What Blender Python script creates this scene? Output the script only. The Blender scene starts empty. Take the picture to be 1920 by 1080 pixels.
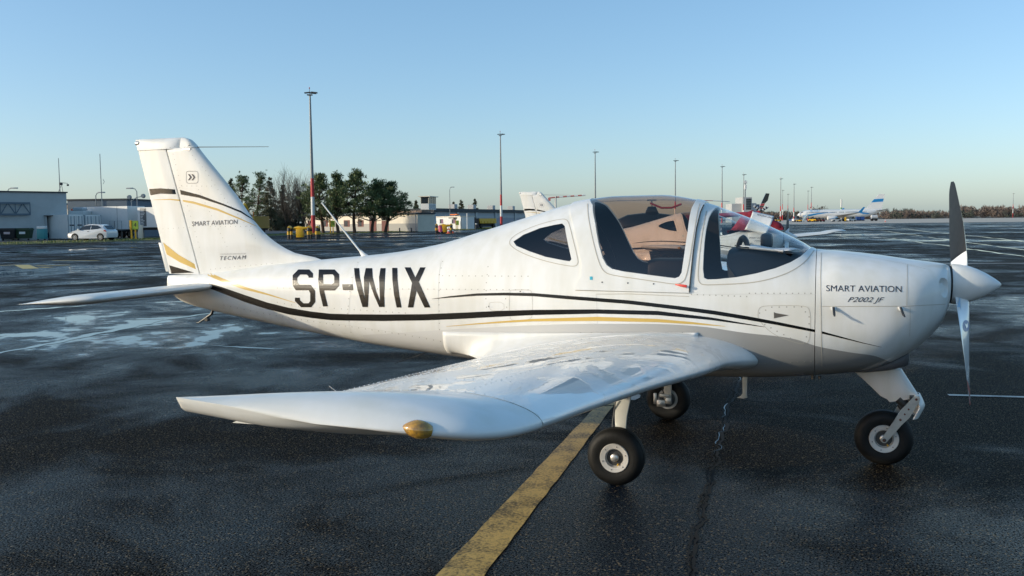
import bpy, bmesh, math, random
import numpy as np
from mathutils import Vector, Matrix
from mathutils.bvhtree import BVHTree
random.seed(7)
SC = bpy.context.scene
COL = SC.collection
V = Vector
# ------------------------------------------------------------------ camera
FPX = 1711.9                       # focal length in pixels of the 1920 px wide frame
CAM = V((1.2177, -6.3798, 1.6166))
YAW, PITCH, ROLL = -0.3348, 0.0728, 0.0108
_f = V((math.sin(YAW)*math.cos(PITCH), math.cos(YAW)*math.cos(PITCH), -math.sin(PITCH)))
_r = V((math.cos(YAW), -math.sin(YAW), 0))
_d = _f.cross(_r)
CR = _r*math.cos(ROLL) + _d*math.sin(ROLL)
CD = -_r*math.sin(ROLL) + _d*math.cos(ROLL)
CF = _f
cam = bpy.data.cameras.new('camera'); camo = bpy.data.objects.new('camera', cam); COL.objects.link(camo)
cam.sensor_width = 36; cam.lens = 36*FPX/1920; cam.clip_start = 0.05; cam.clip_end = 6000
camo.matrix_world = Matrix(((CR.x, -CD.x, -CF.x, CAM.x), (CR.y, -CD.y, -CF.y, CAM.y), (CR.z, -CD.z, -CF.z, CAM.z), (0, 0, 0, 1)))
SC.camera = camo
# ------------------------------------------------------------------ light
SUN_AZ, SUN_EL = math.radians(31.0), math.radians(15.0)    # shadows run 31 deg from the aircraft's nose
to_sun = V((-math.cos(SUN_AZ)*math.cos(SUN_EL), -math.sin(SUN_AZ)*math.cos(SUN_EL), math.sin(SUN_EL)))
w = bpy.data.worlds.new('World'); SC.world = w; w.use_nodes = True
nt = w.node_tree; sky = nt.nodes.new('ShaderNodeTexSky'); sky.sky_type = 'NISHITA'; sky.sun_disc = False
sky.sun_elevation = SUN_EL; sky.sun_rotation = math.atan2(to_sun.x, to_sun.y)
sky.air_density = 0.92; sky.dust_density = 1.0; sky.ozone_density = 2.6; sky.altitude = 0
bg = nt.nodes['Background']; bg.inputs['Strength'].default_value = 0.135
wb = nt.nodes.new('ShaderNodeMix'); wb.data_type = 'RGBA'; wb.blend_type = 'MULTIPLY'; wb.inputs['Factor'].default_value = 1; wb.inputs['B'].default_value = (0.83, 0.77, 0.765, 1)   # white balance of the photograph
nt.links.new(sky.outputs[0], wb.inputs['A']); veil = nt.nodes.new('ShaderNodeMix'); veil.data_type = 'RGBA'; veil.blend_type = 'ADD'; veil.inputs['Factor'].default_value = 1; veil.inputs['B'].default_value = (0.14, 0.56, 0.86, 1)   # thin even veil of high cloud
nt.links.new(wb.outputs['Result'], veil.inputs['A']); nt.links.new(veil.outputs['Result'], bg.inputs[0])
sl = bpy.data.lights.new('sun', 'SUN'); so = bpy.data.objects.new('sun', sl); COL.objects.link(so)
sl.energy = 2.15; sl.angle = math.radians(0.5); sl.color = (1.0, 0.885, 0.67)
so.rotation_euler = (-to_sun).to_track_quat('-Z', 'Y').to_euler()
SC.view_settings.view_transform = 'Standard'; SC.view_settings.look = 'None'
SC.view_settings.exposure = 0.67; SC.view_settings.gamma = 1.0
SC.render.engine = 'CYCLES'
SC.cycles.max_bounces = 8; SC.cycles.transparent_max_bounces = 16
# ------------------------------------------------------------------ sight-line helpers (pixels of the 1920x1080 photo -> places)
def ray(u, v): return CF + CR*((u-960)/FPX) + CD*((v-540)/FPX)
def at(u, v, Y):
    d = ray(u, v); return CAM + d*((Y-CAM.y)/d.y)
def gp(u, v, z=0.0):
    d = ray(u, v); return CAM + d*((z-CAM.z)/d.z)
def hor(u): return 540 - (CF + CR*((u-960)/FPX)).z/CD.z*FPX
def hp(u, d, z=0.0):
    q = CAM + ray(u, hor(u))*d; return V((q.x, q.y, z))
def hz(u, v, d): return (CAM + ray(u, v)*d).z
# ------------------------------------------------------------------ materials
MATS = {}
def mat(name, col, rough=0.5, metal=0.0, coat=0.0, coatr=0.05, var=0.0, vs=3.0, bump=0.0, bs=60.0, spec=0.5, emit=0.0, col2=None, dist=0.01):
    if name in MATS: return MATS[name]
    m = bpy.data.materials.new(name); m.use_nodes = True; MATS[name] = m
    n = m.node_tree.nodes; L = m.node_tree.links; b = n['Principled BSDF']
    c = (col[0], col[1], col[2], 1)
    b.inputs['Base Color'].default_value = c
    b.inputs['Roughness'].default_value = rough; b.inputs['Metallic'].default_value = metal
    b.inputs['Coat Weight'].default_value = coat; b.inputs['Coat Roughness'].default_value = coatr
    b.inputs['Specular IOR Level'].default_value = spec
    if emit: b.inputs['Emission Color'].default_value = c; b.inputs['Emission Strength'].default_value = emit
    if var or col2 or bump:
        tc = n.new('ShaderNodeTexCoord')
    if var or col2:
        t = n.new('ShaderNodeTexNoise'); t.inputs['Scale'].default_value = vs; t.inputs['Detail'].default_value = 6; t.inputs['Roughness'].default_value = 0.65
        L.new(tc.outputs['Object'], t.inputs['Vector'])
        r = n.new('ShaderNodeValToRGB'); r.color_ramp.elements[0].position = 0.3; r.color_ramp.elements[1].position = 0.7
        if col2: r.color_ramp.elements[0].color = c; r.color_ramp.elements[1].color = (*col2, 1)
        else:
            r.color_ramp.elements[0].color = tuple(max(0, x*(1-var)) for x in col)+(1,)
            r.color_ramp.elements[1].color = tuple(min(1, x*(1+var)) for x in col)+(1,)
        L.new(t.outputs['Fac'], r.inputs['Fac']); L.new(r.outputs['Color'], b.inputs['Base Color'])
    if bump:
        t2 = n.new('ShaderNodeTexNoise'); t2.inputs['Scale'].default_value = bs; t2.inputs['Detail'].default_value = 4
        L.new(tc.outputs['Object'], t2.inputs['Vector'])
        bp = n.new('ShaderNodeBump'); bp.inputs['Strength'].default_value = bump; bp.inputs['Distance'].default_value = dist
        L.new(t2.outputs['Fac'], bp.inputs['Height']); L.new(bp.outputs['Normal'], b.inputs['Normal'])
    return m
def glassmat(name, tint, ior=1.45, rough=0.0):
    m = bpy.data.materials.new(name); m.use_nodes = True; MATS[name] = m
    n = m.node_tree.nodes; L = m.node_tree.links; n.clear()
    o = n.new('ShaderNodeOutputMaterial'); mx = n.new('ShaderNodeMixShader'); t = n.new('ShaderNodeBsdfTransparent'); g = n.new('ShaderNodeBsdfGlossy'); f = n.new('ShaderNodeLayerWeight'); pw = n.new('ShaderNodeMath'); ma = n.new('ShaderNodeMath')
    t.inputs['Color'].default_value = (*tint, 1); g.inputs['Roughness'].default_value = rough; g.inputs['Color'].default_value = (1, 1, 1, 1); f.inputs['Blend'].default_value = 0.5
    pw.operation = 'POWER'; pw.inputs[1].default_value = 5.0; ma.operation = 'MULTIPLY_ADD'; ma.inputs[1].default_value = 0.93; ma.inputs[2].default_value = 0.065
    L.new(f.outputs['Facing'], pw.inputs[0]); L.new(pw.outputs[0], ma.inputs[0]); L.new(ma.outputs[0], mx.inputs[0]); L.new(t.outputs[0], mx.inputs[1]); L.new(g.outputs[0], mx.inputs[2]); L.new(mx.outputs[0], o.inputs[0])
    return m
def paint_mat(name, col, rough, coat, dirt=0.06, wave=0.0, wet=False):
    """aircraft paint: clear coat, faint grime, slight oil-canning of the sheet metal; wet = a broken film of rain water"""
    m = bpy.data.materials.new(name); m.use_nodes = True; MATS[name] = m
    n = m.node_tree.nodes; L = m.node_tree.links; b = n['Principled BSDF']
    tc = n.new('ShaderNodeTexCoord')
    t = n.new('ShaderNodeTexNoise'); t.inputs['Scale'].default_value = 2.3; t.inputs['Detail'].default_value = 7; L.new(tc.outputs['Object'], t.inputs['Vector'])
    mp = n.new('ShaderNodeMapping'); mp.inputs['Scale'].default_value = (6, 6, 1.2); L.new(tc.outputs['Object'], mp.inputs['Vector'])
    t1 = n.new('ShaderNodeTexNoise'); t1.inputs['Scale'].default_value = 2.0; t1.inputs['Detail'].default_value = 8; L.new(mp.outputs[0], t1.inputs['Vector'])
    mul = n.new('ShaderNodeMath'); mul.operation = 'MULTIPLY'; L.new(t.outputs['Fac'], mul.inputs[0]); L.new(t1.outputs['Fac'], mul.inputs[1])
    r = n.new('ShaderNodeValToRGB'); r.color_ramp.elements[0].position = 0.12; r.color_ramp.elements[1].position = 0.34
    r.color_ramp.elements[0].color = (col[0]*(1-dirt*0.9), col[1]*(1-dirt), col[2]*(1-dirt*1.4), 1); r.color_ramp.elements[1].color = (*col, 1)
    L.new(mul.outputs[0], r.inputs['Fac']); L.new(r.outputs['Color'], b.inputs['Base Color'])
    b.inputs['Roughness'].default_value = rough; b.inputs['Coat Weight'].default_value = coat; b.inputs['Coat Roughness'].default_value = 0.06
    b.inputs['Coat IOR'].default_value = 1.5
    t2 = n.new('ShaderNodeTexNoise'); t2.inputs['Scale'].default_value = 3.2; t2.inputs['Detail'].default_value = 2; L.new(tc.outputs['Object'], t2.inputs['Vector'])
    bp = n.new('ShaderNodeBump'); bp.inputs['Strength'].default_value = wave; bp.inputs['Distance'].default_value = 0.02
    L.new(t2.outputs['Fac'], bp.inputs['Height'])
    if wet:
        mp2 = n.new('ShaderNodeMapping'); mp2.inputs['Scale'].default_value = (1.9, 0.8, 1); L.new(tc.outputs['Object'], mp2.inputs['Vector'])
        t3 = n.new('ShaderNodeTexNoise'); t3.inputs['Scale'].default_value = 1.9; t3.inputs['Detail'].default_value = 4; t3.inputs['Roughness'].default_value = 0.5; t3.inputs['Distortion'].default_value = 2.2
        L.new(mp2.outputs[0], t3.inputs['Vector'])
        r3 = n.new('ShaderNodeValToRGB'); r3.color_ramp.elements[0].position = 0.475; r3.color_ramp.elements[1].position = 0.535
        L.new(t3.outputs['Fac'], r3.inputs['Fac'])
        rr = n.new('ShaderNodeMapRange'); rr.inputs['To Min'].default_value = 0.24; rr.inputs['To Max'].default_value = 0.015
        L.new(r3.outputs['Color'], rr.inputs['Value']); L.new(rr.outputs[0], b.inputs['Coat Roughness'])
        bp2 = n.new('ShaderNodeBump'); bp2.inputs['Strength'].default_value = 0.25; bp2.inputs['Distance'].default_value = 0.003
        L.new(r3.outputs['Color'], bp2.inputs['Height']); L.new(bp.outputs['Normal'], bp2.inputs['Normal'])
        L.new(bp2.outputs['Normal'], b.inputs['Coat Normal']); L.new(bp.outputs['Normal'], b.inputs['Normal'])
    elif wave:
        L.new(bp.outputs['Normal'], b.inputs['Normal']); L.new(bp.outputs['Normal'], b.inputs['Coat Normal'])
    return m
WHITE = paint_mat('white_paint', (0.79, 0.785, 0.765), 0.48, 0.45, dirt=0.11, wave=0.085)
WINGW = paint_mat('wet_white_paint', (0.80, 0.795, 0.78), 0.3, 1.0, wave=0.05, wet=True)
GREYP = mat('grey_paint', (0.27, 0.265, 0.255), 0.3, coat=0.7, var=0.05)
BLACKP = mat('black_vinyl', (0.006, 0.006, 0.006), 0.25, spec=0.35)
GOLDP = mat('gold_vinyl', (0.62, 0.41, 0.10), 0.35, coat=0.4, coatr=0.12)
NAVYP = mat('lettering_ink', (0.022, 0.018, 0.035), 0.35)
SEAM = mat('seam_sealant', (0.46, 0.42, 0.35), 0.7)
GAP = mat('panel_gap', (0.03, 0.03, 0.03), 0.8)
RIVET = mat('rivet_head', (0.40, 0.38, 0.34), 0.45, metal=0.2)
TYRE = mat('tyre_rubber', (0.0065, 0.0065, 0.0065), 0.6, spec=0.3, var=0.45, vs=14, bump=0.15, bs=90)
ALU = mat('brushed_aluminium', (0.62, 0.60, 0.57), 0.38, metal=0.85, var=0.1, vs=20)
ALUW = mat('wheel_disc', (0.60, 0.58, 0.55), 0.45, metal=0.3, var=0.06, vs=12)
STEEL = mat('dark_steel', (0.08, 0.08, 0.08), 0.45, metal=0.7)
DARK = mat('dark_recess', (0.008, 0.008, 0.008), 0.8)
LEGP = mat('leg_paint', (0.56, 0.55, 0.50), 0.4, coat=0.3, var=0.08, vs=9)
INTER = mat('cabin_trim', (0.038, 0.038, 0.042), 0.6, var=0.15, vs=12, bump=0.1, bs=200)
SEATM = mat('seat_leather', (0.022, 0.022, 0.026), 0.42, var=0.2, vs=6, bump=0.15, bs=40)
COAM = mat('coaming_vinyl', (0.010, 0.012, 0.018), 0.6, bump=0.1, bs=150)
RED = mat('red_plastic', (0.55, 0.03, 0.02), 0.4)
GL_CAN = glassmat('bronze_acrylic', (0.76, 0.625, 0.54))
GL_WS = glassmat('clear_acrylic', (0.90, 0.93, 0.935))
GL_RW = glassmat('smoked_acrylic', (0.42, 0.40, 0.40))
# ------------------------------------------------------------------ mesh helpers
def link(o, parent=None):
    COL.objects.link(o)
    if parent is not None: o.parent = parent
    return o
def smooth(me, ang=35):
    me.polygons.foreach_set('use_smooth', [True]*len(me.polygons)); me.set_sharp_from_angle(angle=math.radians(ang))
class MB:
    def __init__(s): s.v = []; s.f = []; s.m = []
    def add(s, vs, fs, mi=0):
        o = len(s.v); s.v += [tuple(q) for q in vs]; s.f += [tuple(i+o for i in f) for f in fs]; s.m += [mi]*len(fs); return s
    def box(s, x0, x1, y0, y1, z0, z1, mi=0, M=None):
        vs = [V((x, y, z)) for x in (x0, x1) for y in (y0, y1) for z in (z0, z1)]
        if M is not None: vs = [M @ q for q in vs]
        return s.add(vs, [(0, 1, 3, 2), (4, 6, 7, 5), (0, 4, 5, 1), (2, 3, 7, 6), (0, 2, 6, 4), (1, 5, 7, 3)], mi)
    def tube(s, pts, rad, n=8, mi=0, cap=True, flat=1.0, ref=None):
        pts = [V(q) for q in pts]; rs = rad if isinstance(rad, (list, tuple)) else [rad]*len(pts)
        vs = []; fs = []; prev = None
        for i, q in enumerate(pts):
            t = (pts[min(i+1, len(pts)-1)]-pts[max(i-1, 0)]).normalized()
            a = V(ref) if ref is not None else (prev if prev is not None else (V((0, 0, 1)) if abs(t.z) < 0.9 else V((1, 0, 0))))
            a = (a-t*a.dot(t)).normalized(); b = t.cross(a); prev = a
            for k in range(n):
                c = 2*math.pi*k/n; vs.append(q+a*(math.cos(c)*rs[i])+b*(math.sin(c)*rs[i]*flat))
        for i in range(len(pts)-1):
            for k in range(n):
                k2 = (k+1) % n; fs.append((i*n+k, i*n+k2, (i+1)*n+k2, (i+1)*n+k))
        if cap: fs.append(tuple(range(n))[::-1]); fs.append(tuple((len(pts)-1)*n+k for k in range(n)))
        return s.add(vs, fs, mi)
    def lathe(s, prof, n=32, M=None, mi=0, closed=False):
        """prof: (axial, radius) pairs turned about local Y"""
        vs = []; fs = []
        for a, rr in prof:
            for k in range(n):
                c = 2*math.pi*k/n; vs.append(V((math.cos(c)*rr, a, math.sin(c)*rr)))
        m = len(prof)
        for i in range(m if closed else m-1):
            j = (i+1) % m
            for k in range(n):
                k2 = (k+1) % n; fs.append((i*n+k, i*n+k2, j*n+k2, j*n+k))
        if not closed:
            fs.append(tuple(range(n))[::-1]); fs.append(tuple((m-1)*n+k for k in range(n)))
        if M is not None: vs = [M @ q for q in vs]
        return s.add(vs, fs, mi)
    def prism(s, poly, y0, y1, mi=0, M=None):
        """poly of (x, z) pushed from y0 to y1"""
        n = len(poly); vs = [V((x, y0, z)) for x, z in poly]+[V((x, y1, z)) for x, z in poly]
        if M is not None: vs = [M @ q for q in vs]
        fs = [tuple(range(n)), tuple(range(2*n-1, n-1, -1))]+[(i, i+n, (i+1) % n+n, (i+1) % n) for i in range(n)]
        return s.add(vs, fs, mi)
    def loft(s, rings, closed_ring=True, caps=True, mi=0):
        n = len(rings[0]); vs = [q for r in rings for q in r]; fs = []
        for i in range(len(rings)-1):
            for k in range(n if closed_ring else n-1):
                k2 = (k+1) % n; fs.append((i*n+k, i*n+k2, (i+1)*n+k2, (i+1)*n+k))
        if caps and closed_ring: fs.append(tuple(range(n))[::-1]); fs.append(tuple((len(rings)-1)*n+k for k in range(n)))
        return s.add(vs, fs, mi)
    def build(s, name, mats, parent=None, ang=35, fix=True, bevel=0):
        me = bpy.data.meshes.new(name); me.from_pydata([tuple(q) for q in s.v], [], s.f)
        ms = mats if isinstance(mats, (list, tuple)) else [mats]
        for m in ms: me.materials.append(m)
        if len(ms) > 1: me.polygons.foreach_set('material_index', s.m)
        if fix or bevel:
            bm = bmesh.new(); bm.from_mesh(me)
            if bevel:
                es = [e for e in bm.edges if len(e.link_faces) == 2 and e.calc_face_angle(0) > 0.6]
                bmesh.ops.bevel(bm, geom=es, offset=bevel, segments=2, profile=0.5, affect='EDGES', clamp_overlap=True)
            if fix: bmesh.ops.recalc_face_normals(bm, faces=bm.faces)
            bm.to_mesh(me); bm.free()
        if ang: smooth(me, ang)
        return link(bpy.data.objects.new(name, me), parent)
def tag(o, label=None, cat=None, group=None, kind=None):
    if label: o['label'] = label
    if cat: o['category'] = cat
    if group: o['group'] = group
    if kind: o['kind'] = kind
    return o
def empty(name, loc=(0, 0, 0), rz=0.0, label=None, cat=None, group=None):
    o = bpy.data.objects.new(name, None); o.empty_display_size = 0.3; COL.objects.link(o); o.location = loc; o.rotation_euler = (0, 0, rz)
    return tag(o, label, cat, group)
def copy_tree(o, parent=None, skip=()):
    c = o.copy(); COL.objects.link(c); c.parent = parent
    for ch in o.children:
        if ch.name.split('.')[0] not in skip: copy_tree(ch, c, skip)
    return c
def pchip(xs, ys):
    xs = np.array(xs, float); ys = np.array(ys, float); h = np.diff(xs); dl = np.diff(ys)/h; m = np.zeros_like(ys)
    for i in range(1, len(xs)-1):
        if dl[i-1]*dl[i] > 0: w1 = 2*h[i]+h[i-1]; w2 = h[i]+2*h[i-1]; m[i] = (w1+w2)/(w1/dl[i-1]+w2/dl[i])
    m[0] = dl[0]; m[-1] = dl[-1]
    def f(x):
        x = min(max(x, xs[0]), xs[-1]); i = int(min(max(np.searchsorted(xs, x)-1, 0), len(xs)-2)); t = (x-xs[i])/h[i]
        return float((2*t**3-3*t*t+1)*ys[i]+(t**3-2*t*t+t)*h[i]*m[i]+(-2*t**3+3*t*t)*ys[i+1]+(t**3-t*t)*h[i]*m[i+1])
    return f
def bvh(o):
    me = o.data; return BVHTree.FromPolygons([v.co.copy() for v in me.vertices], [tuple(p.vertices) for p in me.polygons])
class Surf:
    """a skin that sight lines can be dropped onto"""
    def __init__(s, tree): s.t = tree
    def hit(s, u, v, back=0.0):
        d = ray(u, v).normalized(); loc, n, i, dist = s.t.ray_cast(CAM, d)
        if loc is None:
            q = at(u, v, back); loc, n, i, dist = s.t.find_nearest(q)
        if n.dot(d) > 0: n = -n
        return loc, n
def resample(pts, step):
    out = [pts[0]]
    for a, b in zip(pts[:-1], pts[1:]):
        L = math.hypot(b[0]-a[0], b[1]-a[1]); k = max(1, int(L/step))
        for i in range(1, k+1): out.append((a[0]+(b[0]-a[0])*i/k, a[1]+(b[1]-a[1])*i/k))
    return out
def smoothpoly(pts, it=2, closed=False):
    for _ in range(it):
        o = []
        n = len(pts)
        rng = range(n if closed else n-1)
        if not closed: o.append(pts[0])
        for i in rng:
            a, b = pts[i], pts[(i+1) % n]
            o.append((a[0]*.75+b[0]*.25, a[1]*.75+b[1]*.25)); o.append((a[0]*.25+b[0]*.75, a[1]*.25+b[1]*.75))
        if not closed: o.append(pts[-1])
        pts = o
    return pts
def ribbon(S, px, width, name, m, parent, lift=0.0015, step=7, closed=False):
    if closed: px = px+[px[0]]
    px = resample(px, step); P = [S.hit(*q) for q in px]; vs = []
    for i, (q, n) in enumerate(P):
        a = P[max(i-1, 0)][0]; b = P[min(i+1, len(P)-1)][0]; t = (b-a); s = n.cross(t)
        s = s.normalized()*(width/2) if s.length > 1e-9 else V((0, 0, width/2))
        vs += [q+n*lift-s, q+n*lift+s]
    k = MB(); k.add(vs, [(2*i, 2*i+1, 2*i+3, 2*i+2) for i in range(len(P)-1)])
    return k.build(name, m, parent, ang=60, fix=False)
def band(S, top, bot, name, m, parent, lift=0.002, rows=3, sub=5):
    """stripe between two pixel lines of equal point count"""
    T = []; B = []
    for i in range(len(top)-1):
        for k in range(sub):
            t = k/sub; T.append((top[i][0]*(1-t)+top[i+1][0]*t, top[i][1]*(1-t)+top[i+1][1]*t)); B.append((bot[i][0]*(1-t)+bot[i+1][0]*t, bot[i][1]*(1-t)+bot[i+1][1]*t))
    T.append(top[-1]); B.append(bot[-1]); vs = []
    for a, b in zip(T, B):
        for r_ in range(rows+1):
            t = r_/rows; q, n = S.hit(a[0]*(1-t)+b[0]*t, a[1]*(1-t)+b[1]*t); vs.append(q+n*lift)
    n1 = rows+1; fs = [(i*n1+r_, i*n1+r_+1, (i+1)*n1+r_+1, (i+1)*n1+r_) for i in range(len(T)-1) for r_ in range(rows)]
    k = MB(); k.add(vs, fs); return k.build(name, m, parent, ang=60, fix=False)
def drape(S, bm, name, m, parent, lift=0.0022, grid=6.0):
    """bm holds a flat figure in pixel coordinates (x = u, y = v); cut it into small pieces and lay it on the skin"""
    xs = [v.co.x for v in bm.verts]; ys = [v.co.y for v in bm.verts]
    for ax, lo, hi in ((0, min(xs), max(xs)), (1, min(ys), max(ys))):
        c = lo+grid
        while c < hi:
            p = V((c, 0, 0)) if ax == 0 else V((0, c, 0)); no = V((1, 0, 0)) if ax == 0 else V((0, 1, 0))
            bmesh.ops.bisect_plane(bm, geom=bm.verts[:]+bm.edges[:]+bm.faces[:], plane_co=p, plane_no=no); c += grid
    for v in bm.verts:
        q, n = S.hit(v.co.x, v.co.y); v.co = q+n*lift
    me = bpy.data.meshes.new(name); bm.to_mesh(me); bm.free(); me.materials.append(m)
    return link(bpy.data.objects.new(name, me), parent)
def polybm(polys):
    bm = bmesh.new()
    for P in polys:
        f = bm.faces.new([bm.verts.new((x, y, 0)) for x, y in P])
    bm.normal_update(); bmesh.ops.triangulate(bm, faces=bm.faces[:], ngon_method='EAR_CLIP'); return bm
def textbm(s, u0, v0, u1, v1, slope=0.0, shear=0.0, bold=0.0, spacing=1.0):
    """text fitted into the pixel box u0..u1 (baseline v1, cap height to v0); slope lifts the right-hand end"""
    cu = bpy.data.curves.new('t', 'FONT'); cu.body = s; cu.shear = shear; cu.offset = bold; cu.space_character = spacing; cu.resolution_u = 4
    o = bpy.data.objects.new('t', cu); COL.objects.link(o); bpy.context.view_layer.update()
    me = bpy.data.meshes.new_from_object(o.evaluated_get(bpy.context.evaluated_depsgraph_get())); bpy.data.objects.remove(o); bpy.data.curves.remove(cu)
    bm = bmesh.new(); bm.from_mesh(me); bpy.data.meshes.remove(me)
    xs = [v.co.x for v in bm.verts]; ys = [v.co.y for v in bm.verts]; x0, x1, y0, y1 = min(xs), max(xs), min(ys), max(ys)
    for v in bm.verts:
        tx = (v.co.x-x0)/(x1-x0); ty = (v.co.y-y0)/(y1-y0)
        v.co = V((u0+(u1-u0)*tx, v1+(v0-v1)*ty-slope*tx, 0))
    bmesh.ops.triangulate(bm, faces=bm.faces[:])
    return bm
def textmesh(s, w=None, h=None):
    """flat text in the local x-z plane, lower left at the origin"""
    bm = textbm(s, 0, 0, 1, 1)
    return [(v.co.x*w, -0.0, (1-v.co.y)*h) for v in bm.verts], [tuple(v.index for v in f.verts) for f in bm.faces]
def boolean(o, cutter, op):
    md = o.modifiers.new('b', 'BOOLEAN'); md.operation = op; md.object = cutter; md.solver = 'EXACT'
    bpy.context.view_layer.update(); dg = bpy.context.evaluated_depsgraph_get()
    me = bpy.data.meshes.new_from_object(o.evaluated_get(dg)); o.modifiers.clear(); old = o.data; o.data = me; bpy.data.meshes.remove(old)
# ================================================================== LIGHT AIRCRAFT
AC = empty('light_aircraft', (0, 0, 0), 0, 'white low-wing two-seat light aircraft marked SP-WIX parked nearest on the wet apron', 'aircraft', 'white two-seat light aircraft in a row')
FS = [  # x, top z, bottom z, half width, z of max width, upper exponent, lower exponent
 (-4.10, 1.19, 1.05, .022, 1.11, 2.4, 2), (-3.95, 1.20, .965, .06, 1.10, 2.4, 2.2), (-3.68, 1.215, .905, .105, 1.09, 2.3, 2.4),
 (-3.14, 1.28, .82, .185, 1.07, 2.4, 2.8), (-2.54, 1.335, .735, .27, 1.05, 2.5, 3), (-1.98, 1.385, .668, .355, 1.03, 2.5, 3.2),
 (-1.57, 1.45, .63, .41, 1.02, 2.4, 3.2), (-1.22, 1.545, .60, .455, 1.02, 2.3, 3.2), (-.83, 1.655, .575, .50, 1.02, 2.2, 3.2),
 (-.5, 1.745, .56, .535, 1.03, 2.1, 3.2), (-.2, 1.782, .555, .555, 1.04, 2.1, 3.2), (.1, 1.784, .555, .56, 1.05, 2.1, 3.2),
 (.35, 1.748, .555, .555, 1.05, 2.1, 3.2), (.6, 1.668, .56, .548, 1.06, 2.1, 3.2), (.85, 1.563, .57, .542, 1.06, 2.1, 3.2),
 (1.05, 1.462, .585, .532, 1.06, 2.2, 3.1), (1.14, 1.412, .595, .525, 1.06, 2.3, 3), (1.3, 1.398, .61, .508, 1.07, 2.6, 2.8),
 (1.5, 1.376, .65, .475, 1.07, 2.6, 2.6), (1.7, 1.346, .745, .41, 1.09, 2.5, 2.3), (1.82, 1.33, .85, .325, 1.12, 2.4, 2.2),
 (1.90, 1.318, .955, .235, 1.15, 2.2, 2.1), (1.935, 1.305, 1.05, .14, 1.18, 2, 2)]
FI = [pchip([s[0] for s in FS], [s[k] for s in FS]) for k in range(1, 7)]
def fring(x, off=0.0, n=72):
    zt, zb, w_, zm, na, nb = [f(x) for f in FI]; zt += off; zb -= off; w_ += off; ring = []
    for k in range(n):
        a = 2*math.pi*k/n; c, s = math.cos(a), math.sin(a); e = na if s >= 0 else nb; H = (zt-zm) if s >= 0 else (zm-zb)
        ring.append(V((x, math.copysign(abs(c)**(2/e), c)*w_, zm+math.copysign(abs(s)**(2/e), s)*H)))
    return ring
def fgrad(q, off=0.0):
    def F(x, y, z):
        zt, zb, w_, zm, na, nb = [f(x) for f in FI]; up = z >= zm; e = na if up else nb; H = (zt+off-zm) if up else (zm-zb+off)
        return (abs(z-zm)/H)**e+(abs(y)/(w_+off))**e
    h = 2e-3; return V((F(q.x+h, q.y, q.z)-F(q.x-h, q.y, q.z), F(q.x, q.y+h, q.z)-F(q.x, q.y-h, q.z), F(q.x, q.y, q.z+h)-F(q.x, q.y, q.z-h))).normalized()
def set_normals(o, off=0.0):
    me = o.data; me.polygons.foreach_set('use_smooth', [True]*len(me.polygons)); out = []; cache = {}
    for p in me.polygons:
        for li in p.loop_indices:
            vi = me.loops[li].vertex_index
            if vi not in cache: cache[vi] = fgrad(me.vertices[vi].co, off)
            g = cache[vi]; d = g.dot(p.normal)
            out.append(g if d > 0.85 else (-g if d < -0.85 else p.normal.copy()))
    me.normals_split_custom_set(out)
def linsp(a, b, n): return [a+(b-a)*i/(n-1) for i in range(n)]
def shell(name, x0, x1, nx, off, cav=None, mats=(WHITE, INTER)):
    k = MB(); k.loft([fring(x, off) for x in linsp(x0, x1, nx)], mi=0)
    if cav: 
        r2 = [fring(x, cav[2])[::-1] for x in linsp(cav[0], cav[1], int((cav[1]-cav[0])/0.05)+2)]
        k.loft(r2, mi=1)
    return k.build(name, list(mats), None, ang=None, fix=False)
_o = shell('tmp', -4.10, 1.935, 160, 0); bm_ = bmesh.new(); bm_.from_mesh(_o.data); bmesh.ops.triangulate(bm_, faces=bm_.faces[:]); bm_.to_mesh(_o.data); bm_.free()
SF = Surf(bvh(_o)); bpy.data.objects.remove(_o)
def xz(px, extra=None): 
    out = []
    for u, v in px:
        q, n = SF.hit(u, v); out.append((q.x, q.z))
    return out
def cutter(poly, y=0.9):
    k = MB(); k.prism(poly, -y, y); o = k.build('cutter', [WHITE, INTER], None, ang=None); return o
RW = [(962.5, 453), (981.7, 440), (1013, 427.5), (1040, 421.5), (1054, 419), (1059, 424), (1065, 456.7), (1071.5, 486), (1068, 490), (1056.7, 488.3), (1023, 481.7), (992, 471), (968, 461)]
CW = [(1113, 374), (1112.5, 384), (1117, 419), (1123, 456.7), (1130.6, 483.8), (1138, 497), (1148, 504), (1169, 508.8), (1211, 514.6), (1252.5, 520), (1266, 521.5), (1274, 518.5), (1278.5, 510.8), (1283.8, 475), (1290, 433.8), (1294, 405), (1298, 390), (1304, 380)]
WS = [(1347, 388.5), (1341, 390.5), (1334, 398), (1328.5, 409), (1324, 429), (1321, 451), (1319, 479), (1318, 505), (1320, 521), (1326, 524), (1343, 523.7), (1380, 520), (1417, 513), (1454, 503), (1482, 492), (1501, 481), (1515, 468.5), (1521, 464.5)]
CN = [(1073, 383), (1077.5, 427.5), (1086, 465), (1091, 496), (1090, 517), (1080, 531.7), (1078.5, 543), (1292, 549), (1294, 527.5), (1300, 473), (1306, 430), (1313, 400), (1320, 386)]
def overtop(px, fwd=0.0):
    p = xz(px); return p+[(p[-1][0]+fwd, 2.2), (p[0][0], 2.2)]
rw_p, cw_p, ws_p, cn_p = xz(RW), overtop(CW), overtop(WS), overtop(CN)
def inset(poly, d):
    cx = sum(q[0] for q in poly)/len(poly); cz = sum(q[1] for q in poly)/len(poly)
    return [(q[0]+(cx-q[0])/abs(cx-q[0]+1e-9)*0 + (cx-q[0])*d, q[1]+(cz-q[1])*d) for q in poly]
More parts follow.
